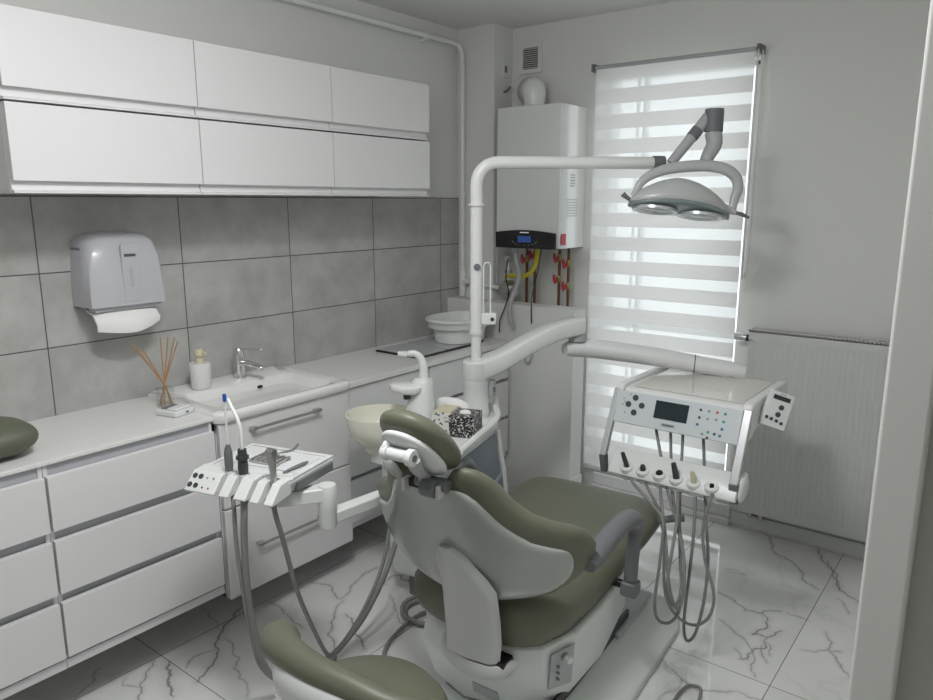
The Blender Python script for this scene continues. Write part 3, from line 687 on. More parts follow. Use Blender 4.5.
# ------------------------------------------------------------------ dental chair (local frame u right, a forward, z up)
PH = .075; CO = V((1.505,1.5,0))
def CH(u, a, z):
    c, s = math.cos(PH), math.sin(PH); b = a-1.5
    return V((CO.x+u*c-b*s, CO.y+u*s+b*c, z))
CHv = lambda p: CH(p[0], p[1], p[2])
def back_a(u, z): return 1.60-.05*z-.25*z*z+1.2*u*u
def interp(tab, x):
    x = abs(x)
    for (a, b), (c, d) in zip(tab, tab[1:]):
        if x <= c: t = (x-a)/(c-a); return b+(d-b)*t
    return tab[-1][1]
ch = thing('dental_chair', CH(0,1.95,0), 'olive green reclining dental chair with grey shell and headrest', 'dental chair')
# backrest cushion
hi = [(0,.893),(.04,.895),(.056,.926),(.075,.943),(.099,.950),(.125,.946),(.145,.935),(.168,.908),(.19,.855),(.227,.812),(.272,.786),(.31,.771),(.338,.752),(.356,.715),(.360,.70)]
lo = [(0,.50),(.13,.505),(.203,.515),(.258,.540),(.30,.578),(.325,.605),(.345,.645),(.356,.680),(.360,.70)]
def pillow(hi, lo, umax, n, th, off, ns=28, e=3.0, grow=0.0, rows=46, edge=.045):
    rings = []
    us = [-umax*math.cos(PI*i/rows) for i in range(rows+1)]
    for u in us:
        uu = max(-umax*.9985, min(umax*.9985, u)); lf = 1.07 if u < 0 else 1.0
        zh, zl = interp(hi, uu)+grow, interp(lo, uu)-grow
        zc = (zh+zl)/2; hz = max((zh-zl)/2, .004)
        ed = (umax-abs(uu)); tk = th*(min(1, ed/edge))**.5 if ed < edge else th
        tk = max(tk, th*.12)
        rr = []
        for j in range(ns):
            an = 2*PI*j/ns; cz = math.copysign(abs(math.sin(an))**(2/e), math.sin(an)); ca = math.copysign(abs(math.cos(an))**(2/2.4), math.cos(an))
            z = zc+hz*cz
            rr.append(CH(uu*lf, back_a(uu, z)+off+th/2+ca*tk/2, z))
        rings.append(rr)
    return rings
MB().loft(pillow(hi, lo, .360, 0, .085, -.002)).build('backrest', 'green', ch, sharp=80)
# shell
shi = [(0,.880),(.048,.886),(.088,.888),(.115,.876),(.135,.855),(.161,.810),(.193,.768),(.238,.730),(.28,.716),(.306,.708),(.316,.700),(.321,.688),(.323,.675)]
slo = [(0,.50),(.13,.515),(.203,.535),(.258,.556),(.298,.594),(.314,.622),(.321,.648),(.323,.668)]
MB().loft(pillow(shi, slo, .323, 0, .036, -.017, e=5, edge=.03)).build('back_shell', 'shell', ch, sharp=80)
# grip inlay on the left wing
cc = CH(-.115, back_a(-.115,.915)-.004, .912); A = (CH(-.15,back_a(-.15,.918)-.004,.918)-cc); Bv = V((0,0,.019)); Dn = (CH(0,0,0)-CH(0,.008,0))
MB().ell(cc, A*1.25, Bv, Dn, 2, 24, 8).build('grip_inlay', 'shell', ch)
# bracket (carrier) : outline in (u,z) following the back surface
rows = [(.318,-.052,.128),(.38,-.055,.132),(.45,-.052,.134),(.52,-.042,.138),(.56,-.038,.140),(.60,-.036,.120),(.64,-.034,.088),(.67,-.026,.060),(.69,-.010,.035)]
rings = []
for z, u0, u1 in rows:
    dp = .030 if z < .66 else .020
    zz = min(z, .69)
    off = -.018-dp if z > .45 else -.018-dp-(.45-z)*.02
    rr = []
    for t, o in ((0,.02),(.0,0),(.04,-.5),(.12,-.85),(.5,-1.0),(.88,-.85),(.96,-.5),(1,0),(1,.02)):
        u = u0+(u1-u0)*t
        rr.append(CH(u, back_a(u*.6, max(z,.40))+off+.030+o*.030, z))
    rings.append(rr)
MB().loft(rings).build('back_carrier', 'bracket', ch, sharp=50)
# seat
def srow(a, hu, z0, z1, ns=28, e=4.5, uc=0, et=3.0):
    r = []
    for j in range(ns):
        an = 2*PI*j/ns
        cu_ = math.copysign(abs(math.cos(an))**(2/e), math.cos(an)); cz = math.copysign(abs(math.sin(an))**(2/et), math.sin(an))
        zc = (z0+z1)/2
        r.append(CH(uc+hu*cu_, a, zc+(z1-z0)/2*cz))
    return r
sr = [(1.548,.10,.385,.45),(1.555,.17,.355,.48),(1.575,.215,.338,.50),(1.61,.245,.328,.515),(1.68,.268,.325,.52),(1.80,.280,.335,.515),(1.95,.287,.355,.508),(2.10,.290,.375,.503),(2.25,.296,.385,.505),(2.38,.296,.40,.51),(2.44,.290,.41,.51),(2.475,.272,.42,.506),(2.494,.245,.43,.497),(2.503,.20,.445,.485)]
MB().loft([srow(a, h, z0, z1, e=(3.2 if a < 1.7 else 4.5), et=2.6) for a, h, z0, z1 in sr]).build('seat', 'green', ch, sharp=80)
st = MB().tube([CH(.1,1.556,.385),CH(.18,1.585,.375),CH(.25,1.66,.372),CH(.276,1.8,.385),CH(.288,2.0,.41),CH(.292,2.2,.43)], .0016, 6, 5); st.build('seat_seam', 'green2', ch)
# headrest: axis t (up and back), normal nn
hc = CH(-.004,1.318,.994)
t_ = (CH(0,-.72,.70)-CH(0,0,0)).normalized(); n_ = (CH(0,.70,.72)-CH(0,0,0)).normalized(); u_ = (CH(1,0,0)-CH(0,0,0)).normalized()
MB().ell(hc+n_*.030, u_*.100, t_*.134, n_*.040, 2.3, 36, 16).build('headrest', 'green', ch, sharp=80)
pl = MB().ell(hc-n_*.008, u_*.080, t_*.112, n_*.020, 2.2, 32, 10).build('headrest_plate', 'whitem', ch, sharp=80)
jt = hc-n_*.044+t_*.062+u_*.034
MB().cyl(jt-u_*.062, jt-u_*.004, .016, n=20).build('headrest_hinge', 'whitem', ch, bevel=.003)
a = MB(); a.cyl(jt-u_*.078, jt-u_*.060, .021, n=20); a.ell(jt-u_*.070+n_*.012, u_*.012, t_*.024, n_*.022); a.build('hinge_end', 'whitem', ch, bevel=.003)
a = MB(); a.cyl(jt-u_*.001, jt+u_*.018, .022, n=20); a.build('hinge_knuckle', 'whitem', ch, bevel=.003)
MB().cyl(jt+u_*.0185, jt+u_*.020, .009, n=16).build('hinge_screw', 'grey', ch)
neck = CH(0.0,1.355,.905)
MB().tube([jt+u_*.006-t_*.01, jt-t_*.075-n_*.002-u_*.012, neck+V((0,0,.035))-n_*.02, neck+V((0,0,-.01))], [.020,.018,.018,.020], 14, 4, flat=.75).build('headrest_arm', 'greyl', ch)
a = MB(); a.cyl(neck+u_*.0-n_*.02, neck+u_*.045-n_*.02, .024, n=16); a.cyl(neck-u_*.03+V((0,0,-.006)), neck+u_*.07+V((0,0,-.006)), .017, n=12); a.build('lock_joint', 'grey', ch, bevel=.002)
MB().cyl(neck+u_*.0455-n_*.02, neck+u_*.049-n_*.02, .012, n=12).build('lock_screw', 'black', ch)
MB().box((-.052,0,-.016), (.048,.05,.006), lambda p: CH(p[0], back_a(0,.89)+p[1]-.012, .895+p[2])).build('neck_slot', 'black', ch)
for uu in (-.058, .052):
    MB().box((uu-.006,0,-.026), (uu+.006,.03,.010), lambda p: CH(p[0], back_a(0,.89)+p[1]-.030, .895+p[2])).build('slot_cheek', 'bracket', ch, bevel=.003)
# armrests
for s in (1, -1):
    fa = 0 if s > 0 else .12
    pts = [CH(s*p, q+fa, z) for p, q, z in ((.340,1.635,.636),(.342,1.675,.645),(.343,1.79,.664),(.347,1.885,.670),(.351,1.95,.652),(.348,1.988,.605),(.338,2.000,.55),(.332,2.005,.42))]
    a = MB().tube(pts, [.026,.032,.033,.032,.034,.031,.026,.023,.022], 16, 5, flat=.9).build('armrest', 'grey', ch, sharp=70)
    MB().box((-.366 if s < 0 else .312, 0, -.03), (-.312 if s < 0 else .366, .055, .020), lambda p: CH(p[0]-s*.006, 1.978+fa+p[1], .395+p[2])).build('armrest_foot', 'grey', a, bevel=.010, seg=3)
    MB().tube([CH(s*.24,2.005+fa,.395), CH(s*.32,2.005+fa,.395)], .014, 12).build('armrest_pin', 'black', a)
MB().tube([CH(.25,2.36,.455), CH(.33,2.41,.475), CH(.372,2.43,.480)], [.016,.018,.018], 12, 3, flat=.7).build('side_lever', 'grey', ch)
# base housing
def poly_h(pts_top, pts_bot): return MB().loft([[CH(*p) for p in pts_bot], [CH(*p) for p in pts_top]])
a = poly_h([(-.195,1.612,.345),(.262,1.628,.345),(.282,1.80,.345),(.270,2.12,.345),(.20,2.22,.345),(-.20,2.22,.345)],
           [(-.180,1.552,.262),(.130,1.560,.205),(.268,1.640,.165),(.250,2.14,.20),(.18,2.24,.22),(-.19,2.24,.24)])
a = MB()
top = [(-.195,1.605,.345),(-.02,1.575,.335),(.14,1.585,.335),(.215,1.625,.342),(.272,1.74,.355),(.284,1.9,.365),(.268,2.12,.375),(.20,2.22,.375),(-.20,2.22,.375)]
mid = [(-.182,1.560,.268),(-.02,1.530,.235),(.12,1.560,.205),(.215,1.615,.185),(.268,1.74,.170),(.286,1.90,.19),(.262,2.16,.23),(.20,2.26,.24),(-.19,2.26,.25)]
botm = [(-.160,1.600,.13),(-.02,1.560,.12),(.11,1.585,.12),(.19,1.64,.12),(.238,1.75,.12),(.238,1.90,.12),(.22,2.16,.12),(.16,2.24,.12),(-.16,2.24,.12)]
a.loft([[CH(*p) for p in botm], [CH(*p) for p in mid], [CH(*p) for p in top]]).build('base_housing', 'unit', ch, bevel=.012, seg=3)
low = [(-.13,1.62,0),(.19,1.66,0),(.21,2.2,0),(-.13,2.2,0)]; lot = [(-.12,1.64,.24),(.17,1.68,.20),(.19,2.18,.23),(-.12,2.18,.25)]
MB().loft([[CH(*p) for p in low], [CH(*p) for p in lot]]).build('base_pedestal', 'whitem', ch, bevel=.01, seg=3)
# slot around the carrier (dark)
MB().box((-.066,1.515,.300), (.146,1.575,.322), CHv).build('carrier_slot', 'black', ch, bevel=.006)
MB().tube([CH(-.085,1.560,.318),CH(-.055,1.522,.302),CH(.0,1.503,.290),CH(.07,1.503,.284),CH(.13,1.522,.290),CH(.158,1.565,.306)], [.008,.017,.020,.021,.018,.010], 12, 4, flat=1.3).build('slot_lip', 'bracket', ch)
def quad_on(p00, p10, p11, p01, lift, th=.003):
    n = (p10-p00).cross(p01-p00).normalized(); return MB().loft([[p+n*lift for p in (p00,p10,p11,p01)], [p+n*(lift+th) for p in (p00,p10,p11,p01)]])
quad_on(CH(.02,1.556,.165), CH(.10,1.572,.148), CH(.10,1.563,.185), CH(.02,1.547,.203), .0, .004).build('rating_plate', 'greyl', ch)
kx = CH(.132,1.572,.262)
a = MB(); a.cyl(kx, kx+(CH(0,-.016,.002)-CH(0,0,0)), .009, n=14); a.box((.098,1.556,.259), (.130,1.580,.268), CHv); a.build('key_switch', 'steel', ch)
MB().cyl(kx+(CH(0,-.016,.002)-CH(0,0,0)), kx+(CH(0,-.022,.002)-CH(0,0,0)), .006, n=12).build('key_hole', 'black', ch)
quad_on(CH(.226,1.636,.205), CH(.262,1.715,.198), CH(.266,1.722,.325), CH(.230,1.644,.315), .003, .004).build('side_keypad', 'greyl', ch)
kd = (CH(.91,-.42,0)-CH(0,0,0)).normalized(); kn = CH(.250,1.688,.295)
MB().cyl(kn, kn+kd*.034, .010, n=16).build('side_knob', 'white', ch)
MB().cyl(kn, kn+kd*.018, .014, n=16).build('knob_collar', 'steel', ch)
for i in range(3):
    kk = CH(.240,1.664,.272-.020*i); MB().cyl(kk, kk+kd*.014, .0042, n=10).build('side_button', 'grey', ch)
# floor plate with sloping cover
a = MB()
pb = [(-.15,1.45),(.374,1.45),(.374,2.45),(.325,2.62),(-.15,2.62)]
pm = [(u, b) for u, b in pb]
pt_ = [(-.12,1.47,.115),(.235,1.47,.115),(.235,2.36,.115),(.20,2.50,.115),(-.12,2.50,.115)]
a.loft([[CH(u, b, 0) for u, b in pb], [CH(u, b, .022) for u, b in pb], [CH(*p) for p in pt_]])
a.build('floor_plate', 'unit', ch, bevel=.008, seg=3)
MB().box((-.10,2.12,.11), (.262,2.46,.132), CHv).build('pump_cover', 'greyl', ch, bevel=.01, seg=3)
MB().box((.235,1.50,.118), (.245,2.25,.16), CHv).build('gap_shade_strip', 'black', ch)  # black strip paints the dark gap between housing and floor plate

# ------------------------------------------------------------------ dental unit (cuspidor block, column and swing arms)
un = thing('dental_unit', (.93,2.25,0), 'pale dental unit block with ivory rinsing bowl, cup filler and short column', 'dental unit')
def pol(pts, z): return [V((x, y, z)) for x, y in pts]
b0 = [(.745,2.02),(1.06,2.06),(1.03,2.42),(.90,2.54),(.76,2.50)]
b1 = [(.745,1.98),(1.13,1.99),(1.06,2.40),(.90,2.58),(.75,2.52)]
b2 = [(.745,1.95),(1.155,1.925),(1.052,2.33),(.86,2.56),(.75,2.52)]
MB().loft([pol(b0,.10), pol(b1,.35), pol(b2,.70)]).build('block', 'unit', un, bevel=.012, seg=3)
MB().loft([pol([(.80,2.06),(1.0,2.06),(.98,2.45),(.80,2.45)],0), pol([(.80,2.06),(1.0,2.06),(.98,2.45),(.80,2.45)],.11)]).build('plinth', 'grey', un)
MB().loft([pol(b2,.70), pol([(x*1.0+.004*(1 if x>.9 else -1), y) for x, y in b2],.712), pol(b2,.735)]).build('top_tray', 'white', un, bevel=.008, seg=3)
# raised rim round the rear of the tray
MB().tube([(1.155,1.95,.735),(1.105,2.13,.74),(1.052,2.325,.752),(.98,2.42,.765),(.87,2.555,.768),(.79,2.54,.755)], .014, 10, 4).build('rim', 'white', un)
# blue-grey right side panel with lighter stripe
def onside(t, z, l):
    # point on +x side of the block between front (t=0) and rear (t=1)
    if z >= .35: k = (z-.35)/.35; A = V(b1[1]).lerp(V(b2[1]), k); Bq = V(b1[2]).lerp(V(b2[2]), k)
    else: k = (z-.10)/.25; A = V(b0[1]).lerp(V(b1[1]), k); Bq = V(b0[2]).lerp(V(b1[2]), k)
    p = A.lerp(Bq, t); d = (Bq-A).normalized(); return V((p.x+d.y*l, p.y-d.x*l, z))
for nm, m_, quad in (('side_panel','blue',[(.02,.18),(.93,.18),(.93,.694),(.02,.694)]), ('panel_stripe','bluel',[(.45,.45),(.93,.50),(.93,.515),(.45,.462)])):
    l = .003 if nm == 'side_panel' else .0065
    N_ = 8; r0 = []; r1 = []
    rr = []
    for i in range(N_+1):
        k = i/N_
        za = quad[0][1]+(quad[1][1]-quad[0][1])*k; zb = quad[3][1]+(quad[2][1]-quad[3][1])*k; t = quad[0][0]+(quad[1][0]-quad[0][0])*k
        zs_ = [za, max(za, min(.35, zb)), zb] if nm == 'side_panel' else [za, (za+zb)/2, zb]
        rr.append([onside(t, z, l) for z in zs_]+[onside(t, z, -.004) for z in reversed(zs_)])
    MB().loft(rr).build(nm, m_, un)
# rear corner white post line
MB().tube([onside(.985,.18,.004), onside(.985,.45,.006), onside(.985,.70,.004)], .009, 8, 3).build('corner_trim', 'white', un)
# rinsing bowl
bc = (.735,1.975,.645)
MB().lathe([(.001,0),(.058,0),(.062,.012),(.066,.026),(.092,.040),(.118,.070),(.130,.105),(.136,.142),(.137,.152),(.129,.152),(.122,.110),(.104,.072),(.06,.042),(.001,.036)], bc, 48).build('rinsing_bowl', 'ivory', un, sharp=60)
MB().box((.72,1.93,.60), (.80,2.01,.657)).build('bowl_mount', 'unit', un, bevel=.01)
MB().lathe([(.001,0),(.018,0),(.018,.004),(.001,.005)], (.735,1.97,.696), 20).build('bowl_drain', 'steel', un)
# cup filler tower
tx, ty = .865, 2.085
MB().loft([oval(tx-.004,ty-.01,.064,.060,.73,28,2.4), oval(tx-.006,ty-.008,.058,.054,.80,28,2.4), oval(tx-.004,ty-.004,.048,.045,.88,28,2.4), oval(tx+.0,ty,.040,.040,.925,28,2.4), oval(tx+.002,ty+.0,.030,.030,.94,28,2.4)]).build('filler_tower', 'unit', un, sharp=60)
MB().loft([oval(tx-.045,ty-.035,.060,.052,.885,24,2.8), oval(tx-.045,ty-.035,.072,.062,.895,24,2.8), oval(tx-.045,ty-.035,.072,.062,.912,24,2.8), oval(tx-.045,ty-.035,.060,.052,.918,24,2.8)]).build('cup_holder_lid', 'white', un, sharp=60)
MB().cyl((tx-.03,ty-.06,.862), (tx-.03,ty-.06,.885), .014, n=12).build('lid_latch', 'dark', un)
MB().tube([(tx+.006,ty+.0,.93),(tx+.006,ty+.0,.985),(tx-.004,ty-.006,1.020),(tx-.022,ty-.018,1.036),(tx-.042,ty-.032,1.036)], [.022,.018,.016,.015,.014,.013], 14, 5, flat=.85).build('filler_spout', 'unit', un, sharp=60)
MB().box((tx-.082,ty-.056,1.026), (tx-.037,ty-.022,1.044)).build('spout_tip', 'white', un, bevel=.005, seg=3)
# column
cx, cy = .931, 2.345
MB().lathe([(.001,0),(.054,0),(.058,.018),(.055,.030),(.053,.034),(.053,.135),(.0538,.137),(.0538,.17),(.001,.17)], (cx,cy,.735), 36, sx=1, sy=1).build('column', 'unit', un)
MB().box((cx+.036,cy+.030,.82), (cx+.062,cy+.058,.89)).build('column_latch', 'greyl', un, bevel=.003)
MB().box((cx+.062,cy+.038,.84), (cx+.065,cy+.050,.86)).build('latch_button', 'grey', un)
# curved swing arm from column to elbow
sw = thing('swing_arm', (cx,cy,.90), 'pale curved swing arm with forearm reaching from the column behind the console', 'arm')
arm = [(cx,cy,.934),(.985,2.43,.964),(1.065,2.55,1.032),(1.13,2.65,1.076),(1.195,2.75,1.094)]
P = crom(arm, 5); rings = []
for i, p in enumerate(P):
    k = i/(len(P)-1); w_ = .055-.010*k; h_ = .044-.008*k
    t = (P[min(i+1,len(P)-1)]-P[max(i-1,0)]); t.z = 0; t.normalize(); s_ = V((t.y,-t.x,0))
    rr = []
    for j in range(20):
        an = 2*PI*j/20; cu_ = math.copysign(abs(math.cos(an))**.35, math.cos(an)); cz = math.copysign(abs(math.sin(an))**.35, math.sin(an))
        rr.append(p+s_*cu_*w_+V((0,0,cz*h_)))
    rings.append(rr)
a = MB().loft(rings); a.lathe([(.001,-.045),(.054,-.045),(.0565,-.040),(.0565,.030),(.050,.036),(.001,.036)], (cx,cy,.940), 36)
a.build('curved_beam', 'unit', sw, bevel=.004, sharp=50)
MB().lathe([(.001,0),(.040,0),(.040,.03),(.001,.03)], (1.185,2.74,1.028), 24).build('elbow_joint', 'greyl', sw)
a = MB().tube([(1.145,2.700,.988),(1.17,2.74,.992),(1.24,2.782,.992),(1.50,2.87,.972),(1.66,2.925,.952),(1.78,2.965,.938),(1.83,2.98,.932)], [.028,.042,.044,.041,.038,.037,.028], 20, 4, flat=.95); a.build('forearm', 'whitem', sw, sharp=60)
MB().lathe([(.037,-.001),(.0405,-.001),(.0405,.002),(.037,.002)], (1.64,2.918,.954), 28, ax=(.93,.33,-.04)).build('forearm_seam', 'dark', sw)
MB().cyl((1.78,2.96,.88), (1.78,2.96,.94), .028, n=20).build('forearm_pivot', 'greyl', sw)

# ------------------------------------------------------------------ operating lamp on pole
lp = thing('operating_lamp', (cx,cy,.95), 'operating lamp on a white bent pole above the chair', 'lamp')
pz = 1.768
dv_ = V((.62,.55,0)).normalized(); e1 = V((1.457,2.84,pz)); dv_ = (e1-V((cx,cy,pz))); dv_.z = 0; dv_.normalize()
pts = [V((cx,cy,1.085)), V((cx,cy,1.60)), V((cx,cy,pz-.085))]
for i in range(1, 7):
    an = PI/2*i/6; pts.append(V((cx,cy,pz-.085))+dv_*(.085*(1-math.cos(an)))+V((0,0,.085*math.sin(an))))
pts.append(e1)
MB().tube(pts, .0245, 20).build('bent_pole', 'white', lp)
MB().cyl((cx,cy,.965), (cx,cy,1.09), .0205, n=20).build('lower_pole', 'white', lp)
MB().lathe([(.001,0),(.026,0),(.027,.004),(.027,.02),(.001,.022)], (cx,cy,1.082), 24).build('pole_sleeve', 'whitem', lp)
MB().lathe([(.001,0),(.032,0),(.032,.009),(.001,.009)], (cx,cy,1.60), 24).build('pole_ring', 'white', lp)
MB().lathe([(.001,0),(.014,0),(.014,.004),(.001,.004)], (cx+.018,cy-.018,1.36), 14, ax=(.7,-.7,0)).build('pole_button', 'grey', lp)
MB().tube([e1-dv_*.012, e1+dv_*.035], .0285, 20).build('pole_end_cap', 'grey', lp)
LC = V((1.60,2.83,1.62))
sa, sb = V((1.525,2.83,1.765)), V((1.625,2.94,1.945))
MB().tube([sa, sb], [.019,.023], 18).build('spring_arm', 'greyl', lp)
m_ = sa.lerp(sb,.55); MB().tube([m_, sa.lerp(sb,.72)], .0235, 18).build('spring_arm_label', 'grey', lp)
MB().cyl((1.645,2.945,1.885), (1.645,2.945,1.972), .036, n=24).build('arm_head', 'grey', lp, bevel=.002)
MB().tube([(1.645,2.945,1.885),(1.652,2.945,1.85),(1.652,2.938,1.83),(1.640,2.915,1.79),(1.637,2.905,1.768)], [.033,.031,.030,.026,.024], 20, 4).build('drop_tube', 'greyl', lp)
# lamp frame axis: L (left end) -> R
LA = V((1.428,2.697,1.612)); RA = V((1.745,2.950,1.575)); ax = (RA-LA).normalized(); fw = V((ax.y,-ax.x,0)).normalized(); upv = V((0,0,1))
def LP(s, f_, z): return LA+ax*s+fw*f_+upv*z
HA = V((1.418,2.683,1.612)); HB_ = V((1.738,2.930,1.558)); hx_ = (HB_-HA).normalized(); hf = V((hx_.y,-hx_.x,0)).normalized(); hu = hf.cross(hx_).normalized()
if hu.z < 0: hu = -hu
th_ = math.radians(9); hf2 = hf*math.cos(th_)+hu*math.sin(th_); hu2 = hu*math.cos(th_)-hf*math.sin(th_); HL = (HB_-HA).length
def LQ(s, f_, z): return HA+hx_*s+hf2*f_+hu2*z
yk = [LQ(.020,.0,.030), LP(.040,-.0,.088), LP(.11,-.01,.132), LP(.20,-.01,.156), LP(.29,-.01,.168), LP(.36,0,.162), LP(.405,0,.135), LP(.418,.0,.095), LP(.408,.0,.055), LQ(HL+.004,.0,.022)]
MB().tube(yk, [.010,.014,.017,.018,.018,.018,.017,.015,.012], 14, 5, flat=1.25).build('yoke', 'lampw', lp, sharp=60)
# lamp head: domed shell over a dark wavy bezel with two reflectors, tipped about its long axis
nS = 24
def headring(k, wmul, up_, dn, pw, base=0.0, wave=0.0):
    pr = max(0.0, math.sin(PI*min(1, max(0, k))))**pw
    wd = .010+.092*wmul*pr; rr = []
    for j in range(28):
        an = 2*PI*j/28; c_, s_ = math.cos(an), math.sin(an)
        lift = wave*max(0, c_)*math.sin(PI*k)
        rr.append(LQ(.004+(HL-.008)*k, wd*c_, (up_*pr*max(0, s_)**.8 if s_ > 0 else -dn*abs(s_)**.6)+base+lift))
    return rr
MB().loft([headring(.01+.98*i/nS, .93, .112*(1-.25*abs(i/nS-.42)), .004, .62, .008, .012) for i in range(nS+1)]).build('lamp_head', 'lampw', lp, sharp=60)
MB().loft([headring(.0+1.0*i/nS, 1.03, .020, .014, .45, 0, .016) for i in range(nS+1)]).build('lamp_bezel', 'lampgrey', lp, sharp=60)
for sc_ in (HL*.27, HL*.71):
    c_ = LQ(sc_, .0, -.014)
    MB().lathe([(.001,.010),(.05,.006),(.072,.0),(.080,-.005),(.084,-.004),(.084,.006),(.001,.012)], c_, 32, ax=hu2, sx=1.05, sy=.98).build('reflector', 'silver', lp, sharp=60)
MB().tube([LQ(.012,.0,.012), LQ(-.012,-.0,.024), LQ(-.024,-.0,.032)], [.007,.009,.011], 10, 2).build('handle', 'grey', lp)
MB().tube([LQ(HL-.03,0,.035), LQ(HL,0,.026), LQ(HL+.02,.0,.020)], [.014,.015,.012], 12, 2).build('pivot', 'lampw', lp)
MB().tube([LQ(HL+.012,.0,.020), LQ(HL+.045,.0,.016), LQ(HL+.075,.0,.006)], [.009,.012,.008], 10, 3, flat=.7).build('handle', 'grey', lp)
# clear cup/x-ray holder clipped to the pole
vw = thing('film_viewer', (cx+.04,cy+.02,1.16), 'narrow clear panel clipped beside the lamp pole', 'panel')
def VP(r_, f_, z): return V((cx+.79*r_+.61*f_, cy+.61*r_-.79*f_, z))
a = MB(); a.tube([VP(.030,0,1.17), VP(.030,0,1.362), VP(.036,0,1.375), VP(.052,0,1.375), VP(.058,0,1.362), VP(.058,0,1.17)], .0035, 8)
a.build('frame', 'white', vw)
MB().loft([[VP(r_,f_,z) for r_, f_ in ((.030,-.0015),(.058,-.0015),(.058,.0015),(.030,.0015))] for z in (1.17, 1.372)]).build('pane', 'glass', vw)
MB().loft([[VP(r_,f_,z) for r_, f_ in ((.022,-.02),(.082,-.02),(.082,.02),(.022,.02))] for z in (1.125, 1.172)]).build('clamp', 'white', vw, bevel=.006, seg=3)
MB().cyl(VP(.066,.018,1.148), VP(.066,.0225,1.148), .008, n=14).build('clamp_screw', 'dark', vw)

# ------------------------------------------------------------------ tissue boxes on the unit
tbx = thing('tissue_box', (1.02,2.15,.735), 'black tissue box with white scroll pattern on the unit', 'tissue box')
T = rotz((1.050,2.128,.737), .35)
MB().box((-.055,-.052,0), (.045,.062,.082), T).build('carton', 'speck_d', tbx, bevel=.002)
MB().ell(T((-.005,0,.084)), (.022,.008,0), (-.006,.016,0), (0,0,.010), 2, 16, 8).build('tissue', 'paper', tbx)
tb2 = thing('tissue_box', (.93,2.15,.735), 'white tissue box with dark flecks beside the black one', 'tissue box')
T = rotz((.955,2.125,.737), .30)
MB().box((-.045,-.052,0), (.038,.062,.080), T).build('carton', 'speck_l', tb2, bevel=.002)
MB().box((-.038,-.045,.080), (.030,.055,.084), T).build('lid', 'cream', tb2, bevel=.001)
wp = MB(); wp.ell((.905,2.215,.788), (.085,.012,0), (-.004,.030,0), (0,0,.050), 2.4, 28, 12)
tag(wp.build('wipes_pack', 'paper', sharp=70), 'crumpled white wipes pack between the boxes and the column', 'wipes pack')

# ------------------------------------------------------------------ instrument console
cs = thing('instrument_console', (1.72,2.78,.60), 'white doctor console with keypad, dark screen and chrome side frame', 'console')
CX0, CX1, CYF, CYB, CZT = 1.476, 1.992, 2.548, 3.0, .900
a = MB()
sec = [(CYF+.005,.780),(CYF-.002,.890),(CYF+.010,.905),(CYF+.05,.910),(CYB-.03,.908),(CYB,.893),(CYB,.845),(CYF+.06,.780)]
a.prism(sec, lambda y, z, x: V((x, y, z)), CX0+.02, CX1-.02); a.build('housing', 'white', cs, bevel=.006, seg=3)
MB().box((CX0+.05,CYF+.035,.909), (CX1-.045,CYB-.03,.913)).build('top_panel', 'trayglaze', cs, bevel=.002)
def rail(x0, x1, nm):
    s2 = [(CYF-.02,.790),(CYF-.014,.903),(CYF+.0,.920),(CYF+.03,.924),(CYB-.02,.922),(CYB+.005,.900),(CYB+.005,.850),(CYF+.05,.820),(CYF+.02,.790)]
    MB().prism(s2, lambda y, z, x: V((x, y, z)), x0, x1).build(nm, 'white', cs, bevel=.008, seg=3)
rail(CX0, CX0+.03, 'side_rail'); rail(CX1-.035, CX1, 'side_rail')
# front legs
def leg(x, w_):
    s2 = [(CYF-.018,.905),(CYF+.006,.905),(CYF-.100,.662),(CYF-.128,.662)]
    lg = MB().prism(s2, lambda y, z, xx: V((xx, y, z)), x, x+w_).build('frame_leg', 'silver', cs, bevel=.004, seg=2)
    s3 = [(CYF-.130,.662),(CYF-.098,.662),(CYF-.090,.590),(CYF-.108,.586)]
    MB().prism(s3, lambda y, z, xx: V((xx, y, z)), x-.001, x+w_+.001).build('leg_foot', 'grey', lg, bevel=.003)
leg(CX0-.006, .024); leg(CX1-.026, .030)
# keypad panel (tilted with the legs)
def KP(x, v, l=0):   # v 0..1 up the panel, l out of the panel
    y = CYF-.026-.046*(1-v); z = .785+.120*v
    return V((x, y-l*.93, z+l*.36))
def kp_box(x0, x1, v0, v1, l0, l1):
    return MB().loft([[KP(x0,v0,l0),KP(x1,v0,l0),KP(x1,v1,l0),KP(x0,v1,l0)], [KP(x0,v0,l1),KP(x1,v0,l1),KP(x1,v1,l1),KP(x0,v1,l1)]])
kpn = kp_box(CX0+.018, CX1-.024, .02, .99, -.014, 0).build('keypad_panel', 'panelface', cs, bevel=.003)
kp_box(CX0+.175, CX0+.302, .34, .86, 0, .0015).build('display', 'screen', kpn)
kp_box(CX0+.209, CX0+.262, .14, .24, 0, .0025).build('nameplate', 'greyl', kpn, bevel=.001)
kp_box(CX0+.214, CX0+.257, .17, .21, .0025, .0030).build('nameplate_print', 'ink', kpn)
def disc(x, v, r, m_, nm='button', l=.002, n=20):
    c = KP(x, v, 0); n_2 = V((0,-.93,.36)); return MB().cyl(c, c+n_2*l, r, n=n).build(nm, m_, kpn)
for x, v in ((.092,.82),(.068,.60),(.122,.62),(.096,.38)): disc(CX0+x, v, .0115, 'dark')
